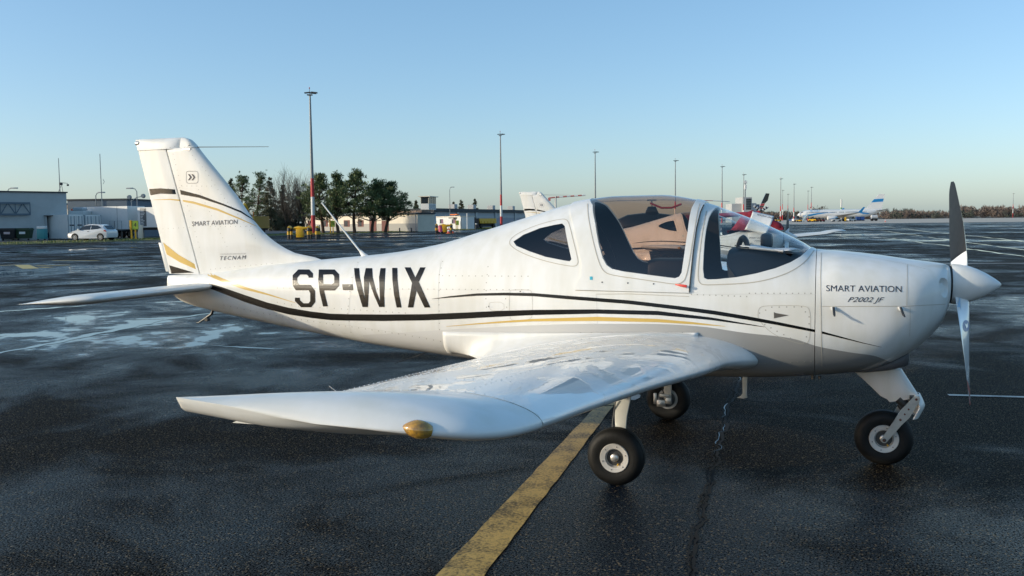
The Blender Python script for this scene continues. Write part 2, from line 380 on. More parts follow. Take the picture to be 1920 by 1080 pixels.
# --- fuselage shell with the cabin hollowed out, openings cut
body = shell('fuselage', -4.10, 1.139, 120, 0.0, (-1.15, 1.10, -0.022)); body.parent = AC
for poly in (cn_p, ws_p, rw_p):
    c = cutter(poly); boolean(body, c, 'DIFFERENCE'); bpy.data.objects.remove(c)
set_normals(body)
canopy = shell('canopy_frame', -0.95, 0.62, 50, 0.011, (-0.9, 0.58, -0.02)); canopy.parent = AC
c = cutter([(x*0.9985+0.0005, z if z > 2 else z) for x, z in cn_p]); boolean(canopy, c, 'INTERSECT'); bpy.data.objects.remove(c)
c = cutter(cw_p); boolean(canopy, c, 'DIFFERENCE'); bpy.data.objects.remove(c); set_normals(canopy, 0.011)
def pane(name, x0, x1, off, poly, m, parent):
    o = shell(name, x0, x1, 60, off, (x0+0.02, x1-0.02, off-0.005), (m, m)); c = cutter(poly); boolean(o, c, 'INTERSECT'); bpy.data.objects.remove(c)
    bm = bmesh.new(); bm.from_mesh(o.data); bm.normal_update()
    bmesh.ops.delete(bm, geom=[f for f in bm.faces if fgrad(f.calc_center_median(), off).dot(f.normal) < 0.8], context='FACES'); bm.to_mesh(o.data); bm.free()
    set_normals(o, off); o.parent = parent; o.data.materials.clear(); o.data.materials.append(m)
    o.data.polygons.foreach_set('material_index', [0]*len(o.data.polygons)); return o
pane('canopy_window', -0.7, 0.5, 0.006, cw_p, GL_CAN, canopy)
wsg = pane('windscreen', 0.25, 1.139, -0.003, ws_p, GL_WS, AC)
for sg in (-1, 1):
    rwg = pane('rear_window', -1.1, -0.2, -0.003, rw_p, GL_RW, AC); bm = bmesh.new(); bm.from_mesh(rwg.data)
    bmesh.ops.delete(bm, geom=[v for v in bm.verts if v.co.y*sg < 0], context='VERTS'); bm.to_mesh(rwg.data); bm.free(); set_normals(rwg, -0.003)
# --- grey belly paint follows a line along the hull
gl = [(680, 628), (735, 625), (827, 619), (1000, 610), (1133, 607), (1300, 611), (1400, 624.5), (1481, 634), (1536, 650), (1590, 660), (1644, 668.6), (1700, 690)]
glx = [(SF.hit(u, v)[0].x, SF.hit(u, v)[0].z) for u, v in gl]
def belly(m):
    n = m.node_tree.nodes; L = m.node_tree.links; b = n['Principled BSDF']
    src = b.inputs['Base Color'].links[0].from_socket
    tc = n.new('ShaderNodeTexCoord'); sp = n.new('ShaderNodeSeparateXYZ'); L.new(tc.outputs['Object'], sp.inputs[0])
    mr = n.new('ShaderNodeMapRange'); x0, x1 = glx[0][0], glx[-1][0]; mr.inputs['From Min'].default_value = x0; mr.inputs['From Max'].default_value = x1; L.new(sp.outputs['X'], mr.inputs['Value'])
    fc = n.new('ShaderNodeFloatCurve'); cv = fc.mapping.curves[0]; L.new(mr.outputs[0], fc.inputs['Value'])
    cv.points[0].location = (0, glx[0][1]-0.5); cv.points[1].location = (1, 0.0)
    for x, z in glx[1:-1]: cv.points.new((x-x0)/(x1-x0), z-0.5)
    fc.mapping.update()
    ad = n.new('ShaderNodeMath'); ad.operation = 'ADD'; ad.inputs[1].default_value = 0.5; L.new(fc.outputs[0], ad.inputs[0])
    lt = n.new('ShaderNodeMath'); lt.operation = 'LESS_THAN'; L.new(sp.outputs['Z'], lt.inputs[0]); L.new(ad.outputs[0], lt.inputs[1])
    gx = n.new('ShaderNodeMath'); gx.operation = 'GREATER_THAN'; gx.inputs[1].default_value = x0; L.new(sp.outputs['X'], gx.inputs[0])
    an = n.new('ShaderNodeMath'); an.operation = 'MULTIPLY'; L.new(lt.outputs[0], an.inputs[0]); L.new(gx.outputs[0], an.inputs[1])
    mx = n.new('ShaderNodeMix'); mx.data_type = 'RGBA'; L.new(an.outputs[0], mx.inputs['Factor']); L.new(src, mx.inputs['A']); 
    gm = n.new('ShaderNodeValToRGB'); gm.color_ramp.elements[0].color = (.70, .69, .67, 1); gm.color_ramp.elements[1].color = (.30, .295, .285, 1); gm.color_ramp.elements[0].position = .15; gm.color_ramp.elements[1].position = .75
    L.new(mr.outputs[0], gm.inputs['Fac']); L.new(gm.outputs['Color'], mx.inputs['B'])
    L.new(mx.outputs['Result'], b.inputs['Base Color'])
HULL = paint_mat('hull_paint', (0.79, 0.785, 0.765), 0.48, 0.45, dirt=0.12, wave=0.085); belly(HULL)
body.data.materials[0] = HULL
# --- cowling, spinner, propeller
k = MB(); k.loft([fring(x, 0.002) for x in linsp(1.143, 1.935, 50)]); cowl = k.build('cowling', [HULL, DARK], AC, ang=None, fix=False)
for ysg in (-1, 1):
    q, n = SF.hit(1769, 537); k = MB(); M = Matrix.Translation((q.x+0.045, ysg*(abs(q.y)+.01), q.z)) @ Matrix.Diagonal((0.08, 0.065, 0.082, 1))
    k.lathe([(math.sin(a)*1.0, max(1e-3, math.cos(a))) for a in linsp(-1.5, 1.5, 12)], 20, M); c = k.build('cutter', [HULL, DARK], None, ang=None); boolean(cowl, c, 'DIFFERENCE'); bpy.data.objects.remove(c)
set_normals(cowl, 0.002)
HZ = 1.19
Mx = Matrix.Translation((0, 0, HZ)) @ Matrix.Rotation(-math.pi/2, 4, 'Z')      # lathe axis Y -> +X
k = MB(); k.lathe([(1.90, .118), (1.944, .120)], 32, Mx); k.build('gearbox_flange', STEEL, AC)
k = MB(); k.lathe([(1.949, .06), (1.949, .124), (1.962, .127), (2.00, .126), (2.05, .115), (2.10, .096), (2.15, .070), (2.20, .037), (2.225, .018), (2.236, .004)], 48, Mx)
spin = k.build('spinner', WHITE, AC, ang=50)
def blade_rings(sgn):
    dirv = V((0, math.sin(0.709), math.cos(0.709)))*sgn; mot = V((0, -math.cos(0.709), math.sin(0.709)))*sgn   # clockwise from the cockpit
    X = V((1, 0, 0)); out = []
    for r_ in linsp(0.05, 0.87, 26):
        t = r_/0.87
        ch = 0.052+0.075*math.sin(min(1, (t-0.05)/0.5)*math.pi/2) if t < 0.5 else 0.127-0.062*((t-0.5)/0.5)**1.6
        ch *= 1.48
        if t > 0.9: ch *= math.sqrt(max(0.02, 1-((t-0.9)/0.1)**2))
        th = 0.05*(1-t)**1.6+0.0065
        be = math.atan2(0.62, 2*math.pi*max(r_, 0.12)*0.75)+0.05
        cv = mot*math.cos(be)+X*math.sin(be); nv = X*math.cos(be)-mot*math.sin(be); ring = []
        for i in range(20):
            a = 2*math.pi*i/20; cx = math.cos(a)*0.5; prof = math.sin(a)*math.sqrt(max(0, 1-(2*cx*0.98)**2))**0.0
            tk = th*0.5*math.sin(a)*(0.75+0.35*math.cos(a)); 
            ring.append(V((2.0, 0, HZ))+dirv*r_+cv*((cx+0.08)*ch)+nv*(tk if tk > 0 else tk*0.35))
        out.append(ring)
    return out, dirv
PBLK = mat('blade_black', (0.018, 0.0195, 0.021), 0.5, spec=0.25, var=0.3, vs=15)
PRED = mat('blade_red', (0.30, 0.035, 0.025), 0.4)
PWHT = mat('blade_white', (0.78, 0.78, 0.77), 0.25, coat=1.0)
prop = bpy.data.objects.new("propeller", None); COL.objects.link(prop); prop.parent = AC
for sgn in (1, -1):
    rings, dv = blade_rings(sgn); k = MB(); k.loft(rings)
    bl = k.build('blade', [PWHT, PBLK, PRED], prop, ang=60)
    for p in bl.data.polygons:
        cc = p.center-V((2.0, 0, HZ)); r_ = cc.dot(dv); aft = p.normal.x < 0
        mi = 0
        if r_ > 0.84 or 0.745 < r_ < 0.79: mi = 2 if not aft else 1
        elif aft and r_ > 0.205: mi = 1
        p.material_index = mi
    if sgn < 0: SB = Surf(bvh(bl)); blow = bl
HOFF = mat('blue_sticker', (0.03, 0.13, 0.36), 0.3)
HOFL = mat('pale_blue_sticker', (0.35, 0.52, 0.68), 0.3)
drape(SB, polybm([[(1791, 556), (1800, 556), (1801, 581), (1793, 581)]]), 'sticker', HOFL, blow, 0.0015, 20)
drape(SB, polybm([[(1811+6*math.cos(a), 611+11*math.sin(a)) for a in linsp(0, 6.0, 18)]]), 'round_sticker', HOFF, blow, 0.0015, 20)
drape(SB, polybm([[(1808, 606), (1811, 609), (1813, 605), (1814, 613), (1811, 616)]]), 'bird_emblem', PWHT, blow, 0.003, 20)
# --- wing
def airfoil(n=26, thick=0.125, camber=0.03):
    up, lo = [], []
    for i in range(n+1):
        x = 0.5*(1-math.cos(math.pi*i/n)); yt = 5*thick*(0.2969*math.sqrt(x)-0.126*x-0.3516*x*x+0.2843*x**3-0.1036*x**4)
        yc = camber/0.16*(0.8*x-x*x) if x < 0.4 else camber/0.36*(0.2+0.8*x-x*x)
        up.append((x, yc+yt)); lo.append((x, yc-yt))
    return up, lo
AU, AL = airfoil()
WY = [0.30, 0.50, 0.66, 0.9, 1.5, 2.5, 3.4, 3.9, 4.05, 4.15, 4.22, 4.262, 4.28]
WXL = [0.86, 0.80, 0.715, 0.66, 0.62, 0.515, 0.455, 0.43, 0.405, 0.36, 0.27, 0.12, -0.06]
WXT = [-1.02, -1.0, -0.98, -0.94, -0.842, -0.675, -0.525, -0.44, -0.472, -0.50, -0.515, -0.521, -0.523]
WZL = [0.715, 0.73, 0.745, 0.766, 0.818, 0.906, 0.984, 1.028, 1.042, 1.054, 1.066, 1.075, 1.082]
WZT = [0.668, 0.686, 0.70, 0.728, 0.79, 0.892, 0.984, 1.036, 1.078, 1.106, 1.122, 1.128, 1.131]
WTK = [1.15, 1.1, 1.05, 1.0, 1.0, 1.0, 1.0, 1.0, 0.98, 0.86, 0.62, 0.34, 0.10]
WI = [pchip(WY, a) for a in (WXL, WXT, WZL, WZT, WTK)]
def wpt(y, x, upper, sg):
    """point on the wing skin at span |y|, chord fraction x"""
    xl, xt, zl, zt, tk = [f(y) for f in WI]; c = xl-xt; tab = AU if upper else AL
    i = min(int(np.searchsorted([a[0] for a in tab], x)), len(tab)-1); i = max(i, 1); a, b = tab[i-1], tab[i]; t = (x-a[0])/(b[0]-a[0]+1e-9)
    h = (a[1]+(b[1]-a[1])*t)*c*tk
    if y > 3.866 and not upper:
        e = min(1, (y-3.866)/0.2); e *= math.sqrt(max(0, 1-min(1, max(0, (y-4.245)/0.036))**2)); sx = min(1, max(0, (x-0.15)/0.5)); h -= 0.042*e*(3*sx*sx-2*sx**3)*math.sqrt(min(1, (1-x)/0.012+1e-4))
    return V((xl+(xt-xl)*x, sg*y, zl+(zt-zl)*x+h))
def wring(y, sg, x0=0.0, x1=1.0, n=26):
    if x0 == 0: xs = [x1*0.5*(1-math.cos(math.pi*i/n)) if x1 >= 1 else x1*(1-math.cos(math.pi/2*i/n)) for i in range(n+1)]
    else: xs = [x0+(x1-x0)*i/8 for i in range(9)]
    return [wpt(y, x, True, sg) for x in xs[::-1]]+[wpt(y, x, False, sg) for x in (xs[1:] if x0 == 0 else xs)]
WINGS = {}
for sg in (-1, 1):
    k = MB()
    k.loft([wring(y, sg, 0, 0.755) for y in linsp(0.30, 3.86, 40)])
    wg = k.build('wing', WINGW, AC, ang=40)
    k = MB(); k.loft([wring(y, sg) for y in linsp(3.866, 4.15, 12)+linsp(4.165, 4.28, 14)]); tip = k.build('wingtip', WHITE, wg, ang=50)
    for nm, a, b in (('flap', 0.62, 2.28), ('aileron', 2.295, 3.855)):
        k = MB(); k.loft([wring(y, sg, 0.762, 1.0) for y in linsp(a, b, 24)]); k.build(nm, WINGW, wg, ang=40)
    WINGS[sg] = wg
vv = []; ff = []
for o in [WINGS[-1]]+list(WINGS[-1].children):
    off = len(vv); vv += [v.co.copy() for v in o.data.vertices]; ff += [tuple(i+off for i in p.vertices) for p in o.data.polygons]
SW = Surf(BVHTree.FromPolygons(vv, ff)); NW = WINGS[-1]
# tip light: amber teardrop behind clear plastic
q, n = SW.hit(786, 804); AMB = mat('amber_lens', (0.66, 0.34, 0.03), 0.06, coat=1.0, col2=(0.14, 0.09, 0.04), vs=42)
tx = V((1, 0, 0)); tx = (tx-n*tx.dot(n)).normalized(); ty = n.cross(tx)
k = MB(); R = Matrix((tx, ty, n)).transposed().to_4x4(); R.translation = q-n*0.008; rings = []
for t in linsp(-1, 1, 14):
    w_ = math.sqrt(max(0, 1-t*t)) if t > 0 else max(0, 1-(-t)**1.7)
    rings.append([R @ V((t*0.046-0.006, 0.0255*w_*math.cos(a)+1e-5*math.cos(a), 0.024*w_*math.sin(a)+1e-5*math.sin(a))) for a in linsp(0, 2*math.pi, 17)[:-1]])
k.loft(rings); k.build('navigation_light', AMB, NW, ang=80)
# static wick, drain fin, wing rivets, seams
e_ = wpt(4.2, 1.0, True, -1); k = MB(); k.tube([e_+V((0.01, 0, -.016)), e_+V((-0.03, 0, -.016))], 0.006, 8); k.build('tail_lamp', mat('cream_plastic', (0.7, 0.6, 0.4), 0.4), NW)
k = MB(); k.prism([(-0.46, 1.028), (-0.32, 1.034), (-0.36, 1.012), (-0.50, 1.012)], -4.06, -4.048); k.build('mass_balance_arm', WHITE, NW)
for y in (3.80, 3.45):
    q = wpt(y, 0.97, True, -1); k = MB(); k.tube([q, q+V((-0.035, 0, 0.022))], 0.0016, 6); k.build('static_wick', ALU, NW)
def rivet_rows(S, rows, name, parent, step=9.0, rad=0.0032, m=RIVET):
    k = MB()
    for row in rows:
        for (u, v) in resample(row, step):
            q, n = S.hit(u, v); a = n.orthogonal().normalized(); b = n.cross(a)
            k.add([q+n*rad*0.55]+[q+(a*math.cos(t)+b*math.sin(t))*rad for t in (0, 1.047, 2.094, 3.1416, 4.189, 5.236)], [(0, i, i % 6+1) for i in range(1, 7)])
    o = k.build(name, m, parent, ang=80); o['kind'] = 'stuff'; return o
def wing_rivets():
    k = MB()
    def dome(q, rad=0.0036):
        n = V((0, 0.08, 1)); a = V((1, 0, 0)); b = V((0, 1, 0.0))
        k.add([q+n*rad*0.7]+[q+(a*math.cos(t)+b*math.sin(t))*rad for t in (0, 1.047, 2.094, 3.1416, 4.189, 5.236)], [(0, i, i % 6+1) for i in range(1, 7)])
    for x in (0.30, 0.71, 0.79, 0.955):
        for y in np.arange(0.72, 3.84, 0.055): dome(wpt(float(y), x, True, -1))
    for y in (1.05, 1.7, 2.28, 2.9, 3.5, 3.84):
        for x in np.arange(0.08, 0.74, 0.035): dome(wpt(y, float(x), True, -1))
    for x in np.arange(0.78, 0.97, 0.03):
        for y in (2.31, 3.83, 1.2, 3.0): dome(wpt(y, float(x), True, -1))
    o = k.build('rivets', mat('wing_rivet', (0.74, 0.73, 0.71), 0.3), NW, ang=80); o['kind'] = 'stuff'
wing_rivets()
# landing-light strap on the leading edge, walkway glove patch
for (ya, yb, nm, mm) in ((0.985, 0.99, 'panel_joint', SEAM), (3.862, 3.8655, 'panel_joint', SEAM)):
    k = MB(); vs = []
    for x, up in [(x, True) for x in (0.28, 0.2, 0.12, 0.06, 0.02, 0.0)]+[(x, False) for x in (0.01, 0.03, 0.06, 0.1)]:
        for y in (ya, yb):
            q = wpt(y, x, up, -1); vs.append(q+V((0.0025 if x < 0.05 else 0, 0, 0.0022 if up else -0.0022)))
    k.add(vs, [(2*i, 2*i+1, 2*i+3, 2*i+2) for i in range(len(vs)//2-1)]); k.build(nm, mm, NW, fix=False)
# --- wing root fairings
for sg in (-1, 1):
    NX, NV = 60, 14; vs = []
    for i in range(NX):
        t = i/(NX-1); x = -1.38+t*(0.44+1.38)
        zt_ = 0.836+(0.90-0.836)*t
        if x > -0.985: 
            xf = (WXL[3]-x)/(WXL[3]-WXT[3]); xf = min(max(xf, 0.02), 0.995); low = wpt(0.70+0.0*t, xf, True, sg)+V((0, 0, 0.002))
            fl = min(1, (0.44-x)/0.35); low.y = sg*(0.585+0.125*fl); low.z = wpt(abs(low.y), min(max((WI[0](abs(low.y))-x)/(WI[0](abs(low.y))-WI[1](abs(low.y))), 0.01), 0.995), True, sg).z+0.002
        else:
            s_ = (x+1.38)/0.395; low = V((x, sg*(0.30+0.40*s_**1.5), 0.668+0.02*s_))
        zm_ = [f(x) for f in FI]; 
        def hw(x, z):
            a = [f(x) for f in FI]; e = a[4] if z >= a[3] else a[5]; H = (a[0]-a[3]) if z >= a[3] else (a[3]-a[1])
            return a[2]*max(0, 1-min(1, abs(z-a[3])/H)**e)**(1/e)
        top = V((x, sg*(hw(x, zt_)+0.004), zt_))
        for j in range(NV):
            s = j/(NV-1); z = top.z+(low.z-top.z)*math.sin(s*math.pi/2)**0.8; yb = abs(top.y)+(abs(low.y)-abs(top.y))*(1-math.cos(s*math.pi/2))**1.0
            if x < -0.985: yb = max(yb, hw(x, z)+0.004) if s < 0.98 else max(abs(low.y), hw(x, z)+.004)
            vs.append(V((x, sg*yb, z)))
    # closing lip so the fairing has a back edge
    k = MB(); k.add(vs, [(i*NV+j, i*NV+j+1, (i+1)*NV+j+1, (i+1)*NV+j) for i in range(NX-1) for j in range(NV-1)])
    fo = k.build('wing_root_fairing', WHITE, AC, ang=60, fix=True)
    sm = fo.modifiers.new('s', 'SOLIDIFY'); sm.thickness = 0.004; sm.offset = 0
    if sg < 0: SFA = Surf(bvh(fo)); FAIR = fo
# --- tail
def tailsec(x0, x1, y0t, th, z, n=10, nose=True, tail=0.003):
    """thin upright section between leading x0 and trailing x1 (x0 > x1)"""
    c = x0-x1; pts = []
    for i in range(n+1):
        t = 0.5*(1-math.cos(math.pi*i/n)); h = th*math.sqrt(max(0, 1-(1-min(1, t/(0.3 if nose else 0.02)))**2))
        h = h if t < 0.3 else th+(tail-th)*((t-0.3)/0.7)**1.2
        pts.append((x0-c*t, h))
    return [V((x, h, z)) for x, h in pts]+[V((x, -h, z)) for x, h in pts[::-1]]
fle = pchip([1.15, 1.30, 1.34, 1.37, 1.42, 1.53, 1.88, 2.20, 2.296, 2.33, 2.348], [-2.45, -2.55, -2.63, -2.81, -2.94, -3.112, -3.407, -3.698, -3.785, -3.83, -3.90])
hin = lambda z: -3.761+(z-1.221)/(2.253-1.221)*(-4.052+3.761)
tes = lambda z: -4.071+(z-1.127)/(2.342-1.127)*(-4.386+4.071)
def fth(z): return 0.052-0.012*(z-1.3)
k = MB(); rr = []
for z in linsp(1.16, 2.255, 36): rr.append(tailsec(fle(z), hin(z)+0.006, 0, fth(z)*(0.7 if z < 1.36 else 1.0) if z > 1.45 else 0.032+0.02*min(1, max(0, (z-1.34)/0.11)), z, tail=0.030))
for z in linsp(2.257, 2.348, 10):
    s = (z-2.257)/(2.348-2.257); rr.append(tailsec(fle(z), -3.905, 0, fth(z)*math.sqrt(max(0.02, 1-s*s*0.97)), z, tail=0.036*math.sqrt(max(0.02, 1-s*s*0.97))))
k.loft(rr); fin = k.build('fin', WHITE, AC, ang=50)
k = MB(); rr = []
for z in linsp(1.205, 2.250, 24): rr.append(tailsec(hin(z)-0.003, tes(z), 0, 0.029, z, n=24, nose=False))
k.loft(rr)
rr = []
for z in linsp(2.252, 2.346, 10):
    s = (z-2.252)/(2.346-2.252); f_ = math.sqrt(max(0.02, 1-s*s*0.97)); rr.append(tailsec(-3.910, tes(z), 0, 0.043*f_, z, nose=True, tail=0.012*f_))
k.loft(rr); rud = k.build('rudder', WHITE, AC, ang=50)
k = MB(); k.prism([(-4.188, 1.468), (-4.150, 1.468), (-4.085, 1.222), (-4.122, 1.222)], -.0055, .0055); k.build('trim_tab', WHITE, rud, bevel=0.001)
k = MB(); k.lathe([(-0.03, 0.018), (0.0, 0.02), (0.01, 0.014), (0.013, 0.002)], 16, Matrix.Translation((tes(2.31)-0.0, 0, 2.315)) @ Matrix.Rotation(math.pi/2, 4, 'Z')); k.build('tail_light', ALU, rud)
# all-moving tailplane
sy = [0.06, 0.085, 0.11, 0.2, 0.8, 1.25, 1.36, 1.42, 1.45, 1.462]; sxl = [-3.66, -3.60, -3.57, -3.555, -3.545, -3.54, -3.575, -3.68, -3.84, -4.02]; sxt = [-4.20]*7+[-4.2, -4.2, -4.2]; stk = [.5, .85, 1, 1, 1, 1, .95, .75, .42, .12]
SI = [pchip(sy, a) for a in (sxl, sxt, stk)]
SU, SLo = airfoil(20, 0.115, 0.0)
for sg in (-1, 1):
    rings = []
    for y in linsp(0.06, 0.11, 6)+linsp(0.13, 1.25, 16)+linsp(1.27, 1.462, 14):
        xl, xt, tk = [f(y) for f in SI]; c = xl-xt
        P = [(x, h) for x, h in SU[::-1]]+[(x, h) for x, h in SLo[1:]]
        rings.append([V((xl-c*x, sg*y, 1.113-0.045*((-3.55-(xl-c*x))/0.65)+h*c*tk)) for x, h in P])
    k = MB(); k.loft(rings); k.build('tailplane', WHITE, AC, ang=50)
# tail cone gear: bumper hook, link arm, whip antennas
k = MB(); k.tube([(-3.64, -.02, .915), (-3.66, -.02, .87), (-3.72, -.02, .835), (-3.79, -.02, .795), (-3.815, -.02, .792)], [.011, .012, .009, .006, .005], 8); k.lathe([(-.02, .016), (.02, .016)], 12, Matrix.Translation((-3.705, -.02, .825))); k.build('tail_skid', STEEL, AC)
k = MB(); k.tube([(-2.21, 0, 1.335), (-2.235, 0, 1.37), (-2.26, 0, 1.40)], [.042, .02, .012], 12, flat=0.6); k.tube([(-2.255, 0, 1.39), (-2.594, 0, 1.781)], [.008, .005], 10); k.build('radio_antenna', WHITE, AC)
k = MB(); k.tube([(-3.80, -.01, 2.262), (-3.062, -.01, 2.238)], [.0035, .002], 6); k.build('whip_antenna', STEEL, AC)
k = MB(); k.tube([(-3.835, -.03, 2.258), (-3.80, -.05, 2.285)], [.004, .003], 6); k.box(-3.88, -3.80, -.043, -.036, 2.236, 2.250); k.build('antenna_base', ALU, AC)
k = MB(); k.tube([(-1.62, 0, .645), (-1.75, 0, .60), (-1.98, 0, .52)], [.004, .004, .003], 6); k.build('wire_antenna', STEEL, AC)
# --- undercarriage
def wheel(loc, face, brake=False, spin_=0.0):
    e = bpy.data.objects.new('wheel', None); COL.objects.link(e); e.parent = AC; e.location = loc
    tp = [(-.058, .085), (-.062, .105), (-.066, .130), (-.060, .152), (-.045, .168), (-.03, .1745), (-.028, .1715), (-.024, .1715), (-.022, .1765), (-.004, .178), (-.002, .1745), (.002, .1745), (.004, .178), (.022, .1765), (.024, .1715), (.028, .1715), (.03, .1745), (.045, .168), (.060, .152), (.066, .130), (.062, .105), (.058, .085), (.04, .078), (-.04, .078)]
    k = MB(); k.lathe(tp, 56, closed=True); k.build('tyre', TYRE, e, ang=40)
    f = face
    k = MB(); k.lathe([(f*.040, .0), (f*.040, .052), (f*.062, .058), (f*.066, .087), (f*.052, .093), (f*.0, .084), (-f*.05, .088), (-f*.05, .0)], 48)
    rim = k.build('rim', ALUW, e, ang=30)
    k = MB(); k.lathe([(f*.0405, .001), (f*.0415, .05), (f*.041, .0505)], 32); k.build('hub_recess', STEEL, rim)
    k = MB(); k.lathe([(f*.03, .026), (f*.058, .024), (f*.062, .018), (f*.063, .002)], 24); k.build('axle_cap', ALU, rim)
    for i in range(6):
        a = i*math.pi/3+.3; k = MB(); k.lathe([(f*.06, .0035), (f*.067, .0035), (f*.068, .001)], 6, Matrix.Translation((math.cos(a)*.073, 0, math.sin(a)*.073))); k.build('bolt', STEEL, rim)
    k = MB(); k.lathe([(f*.04, .005), (f*.066, .005), (f*.068, .002)], 8, Matrix.Translation((.022, 0, -.04))); k.build('valve_cap', mat('yellow_plastic', (.75, .42, .02), .4), rim)
    if brake:
        k = MB(); k.lathe([(-f*.055, .03), (-f*.055, .062), (-f*.072, .062), (-f*.072, .03)], 32, closed=True); k.build('brake_disc', STEEL, e)
        k = MB(); k.box(-.075, -.01, -f*.10-.012, -f*.10+.03, -.055, .0, 0); k.box(-.005, .04, -f*.105-.012, -f*.105+.03, -.03, .02); k.box(-.055, .02, -f*.09-.01, -f*.09+.02, .02, .045); k.box(-.105, -.08, -f*.09-.005, -f*.09+.01, -.04, .05)
        k.lathe([(-f*.12, .016), (-f*.07, .018)], 16, Matrix.Translation((-.045, 0, -.03))); k.build('brake_caliper', ALU, e, bevel=0.003)
    return e
TR = 0.962
w1 = wheel((0.0, -TR, .174), -1, True); w2 = wheel((0.0, TR, .174), 1, True)
for sg in (-1, 1):
    rings = []
    for (x, y, z, hw_, th) in ((0.0, .34, .615, .06, .016), (0.0, .55, .585, .056, .015), (0.0, .74, .515, .048, .0135), (.004, .845, .40, .038, .012), (.008, .875, .29, .03, .0115), (.008, .885, .20, .028, .011), (.006, .89, .155, .028, .011)):
        rings.append([V((x+hw_, sg*(y-th), z)), V((x+hw_, sg*(y+th), z)), V((x-hw_, sg*(y+th), z)), V((x-hw_, sg*(y-th), z))])
    k = MB(); k.loft(rings); k.build('main_gear_leg', LEGP, AC, ang=30, bevel=0.004)
    k = MB(); k.tube([(-.04, sg*.80, .49), (-.045, sg*.865, .36), (-.04, sg*.90, .25), (-.02, sg*.90, .2)], .004, 6); k.build('brake_hose', STEEL, AC)
    k = MB(); k.lathe([(0, .018), (sg*.09, .018)], 16, Matrix.Translation((0, sg*.875, .174))); k.build('axle', STEEL, AC)
NX_ = 1.571
wn = wheel((NX_, 0, .178), -1); wn.scale = (1.02, 1.0, 1.02)
# nose leg fairing
rings = []
for t in linsp(0, 1, 12):
    xa = 1.365+(1.585-1.365)*t**0.9; xf = 1.672+(1.782-1.672)*t; za = .615+(.412-.615)*t; zf = .635+(.46-.635)*t; hw_ = .052-.01*t
    if t > 0.9: xa += 0.02; hw_ *= .8
    ring = []
    for i in range(20):
        a = 2*math.pi*i/20; c = math.cos(a); s = math.sin(a); u_ = (c+1)/2; ring.append(V((xa+(xf-xa)*u_, s*hw_*(0.35+0.9*u_)*1.0, za+(zf-za)*u_)))
    rings.append(ring)
k = MB(); k.loft(rings); k.build('nose_leg_fairing', WHITE, AC, ang=50)
k = MB(); k.tube([(1.56, 0, .66), (1.60, 0, .60)], .035, 12); k.build('nose_strut', STEEL, AC); k = MB(); k.tube([(1.655, 0, .44), (1.70, 0, .40)], .03, 12); k.tube([(1.66, .0, .405), (1.69, 0, .36)], .018, 10); k.build('shock_absorber', STEEL, AC)
for sg in (-1, 1):
    k = MB(); P = []
    c0 = V((1.756, .455)); c1 = V((NX_, .178)); ax = (c1-c0).normalized(); pr = V((-ax.y, ax.x))
    for a in linsp(-math.pi/2, math.pi/2, 9): P.append(c0-ax*math.cos(a)*.022+pr*math.sin(a)*.022)
    P.append(c0+ax*.12+pr*.036); P.append(c0+ax*.19+pr*.026)
    for a in linsp(math.pi/2, -math.pi/2, 9): P.append(c1+ax*math.cos(a)*.019+pr*math.sin(a)*.019)
    P.append(c0+ax*.19-pr*.026); P.append(c0+ax*.12-pr*.034)
    k.prism([(q.x, q.y) for q in P], sg*.088-.005, sg*.088+.005); fk = k.build('fork_plate', ALU, AC, ang=30)
    for s_, r_ in ((0.0, .008), (.08, .006), (.12, .006), (.165, .008), (.334, .009)):
        q = c0+ax*s_; k = MB(); k.lathe([(sg*.09, r_), (sg*.099, r_), (sg*.101, r_*.5)], 8, Matrix.Translation((q.x, 0, q.y))); k.build('bolt', mat('rusty_bolt', (.16, .07, .05), .6, metal=.5), fk)
k = MB(); k.lathe([(-.1, .012), (.1, .012)], 12, Matrix.Translation((NX_, 0, .178))); k.box(1.72, 1.775, -.083, .083, .42, .47, 0, None); k.build('fork_crown', STEEL, AC)
rings = []
for t in linsp(0, 1, 10):
    x = 1.772+.034*math.sin(min(1, t*1.5)*1.57)-.075*max(0, t-.45); z = .478-.155*t; hw_ = .093*(0.75+.25*math.sin(min(1, t*2)*1.57))
    rings.append([V((x+.014-.036*abs(s)**2.5, s*hw_, z)) for s in linsp(-1, 1, 13)]+[V((x+.008-.036*abs(s)**2.5, s*(hw_-.004), z+.001)) for s in linsp(1, -1, 13)])
k = MB(); k.loft(rings); k.build('fork_cover', WHITE, AC, ang=50)
# belly scoop under the cowling and the blade antenna
rings = []
for x, zt_, zb_, hw_ in ((1.30, .63, .607, .10), (1.45, .66, .618, .17), (1.58, .72, .635, .19), (1.66, .77, .655, .19), (1.70, .79, .672, .17), (1.705, .79, .70, .15)):
    rings.append([V((x, math.copysign(abs(math.cos(a))**.6, math.cos(a))*hw_, (zt_+zb_)/2+math.copysign(abs(math.sin(a))**.6, math.sin(a))*(zt_-zb_)/2)) for a in linsp(0, 2*math.pi, 25)[:-1]])
k = MB(); k.loft(rings); k.build('belly_scoop', mat('scoop_grey', (.10, .10, .105), .45, var=.1), AC, ang=50)
k = MB(); k.prism([(.665, .575), (.70, .575), (.697, .42), (.70, .393), (.675, .385), (.63, .388), (.655, .40), (.668, .42)], -.006, .006); k.lathe([(-.014, .02), (.014, .02)], 12, Matrix.Translation((.683, 0, .565)) ); k.build('blade_antenna', LEGP, AC, bevel=.002)
k = MB(); k.tube([(1.13, -.2, .60), (1.13, -.2, .575)], .014, 8); k.tube([(1.17, -.22, .60), (1.17, -.22, .582)], .01, 8); k.build('drain_pipes', STEEL, AC)
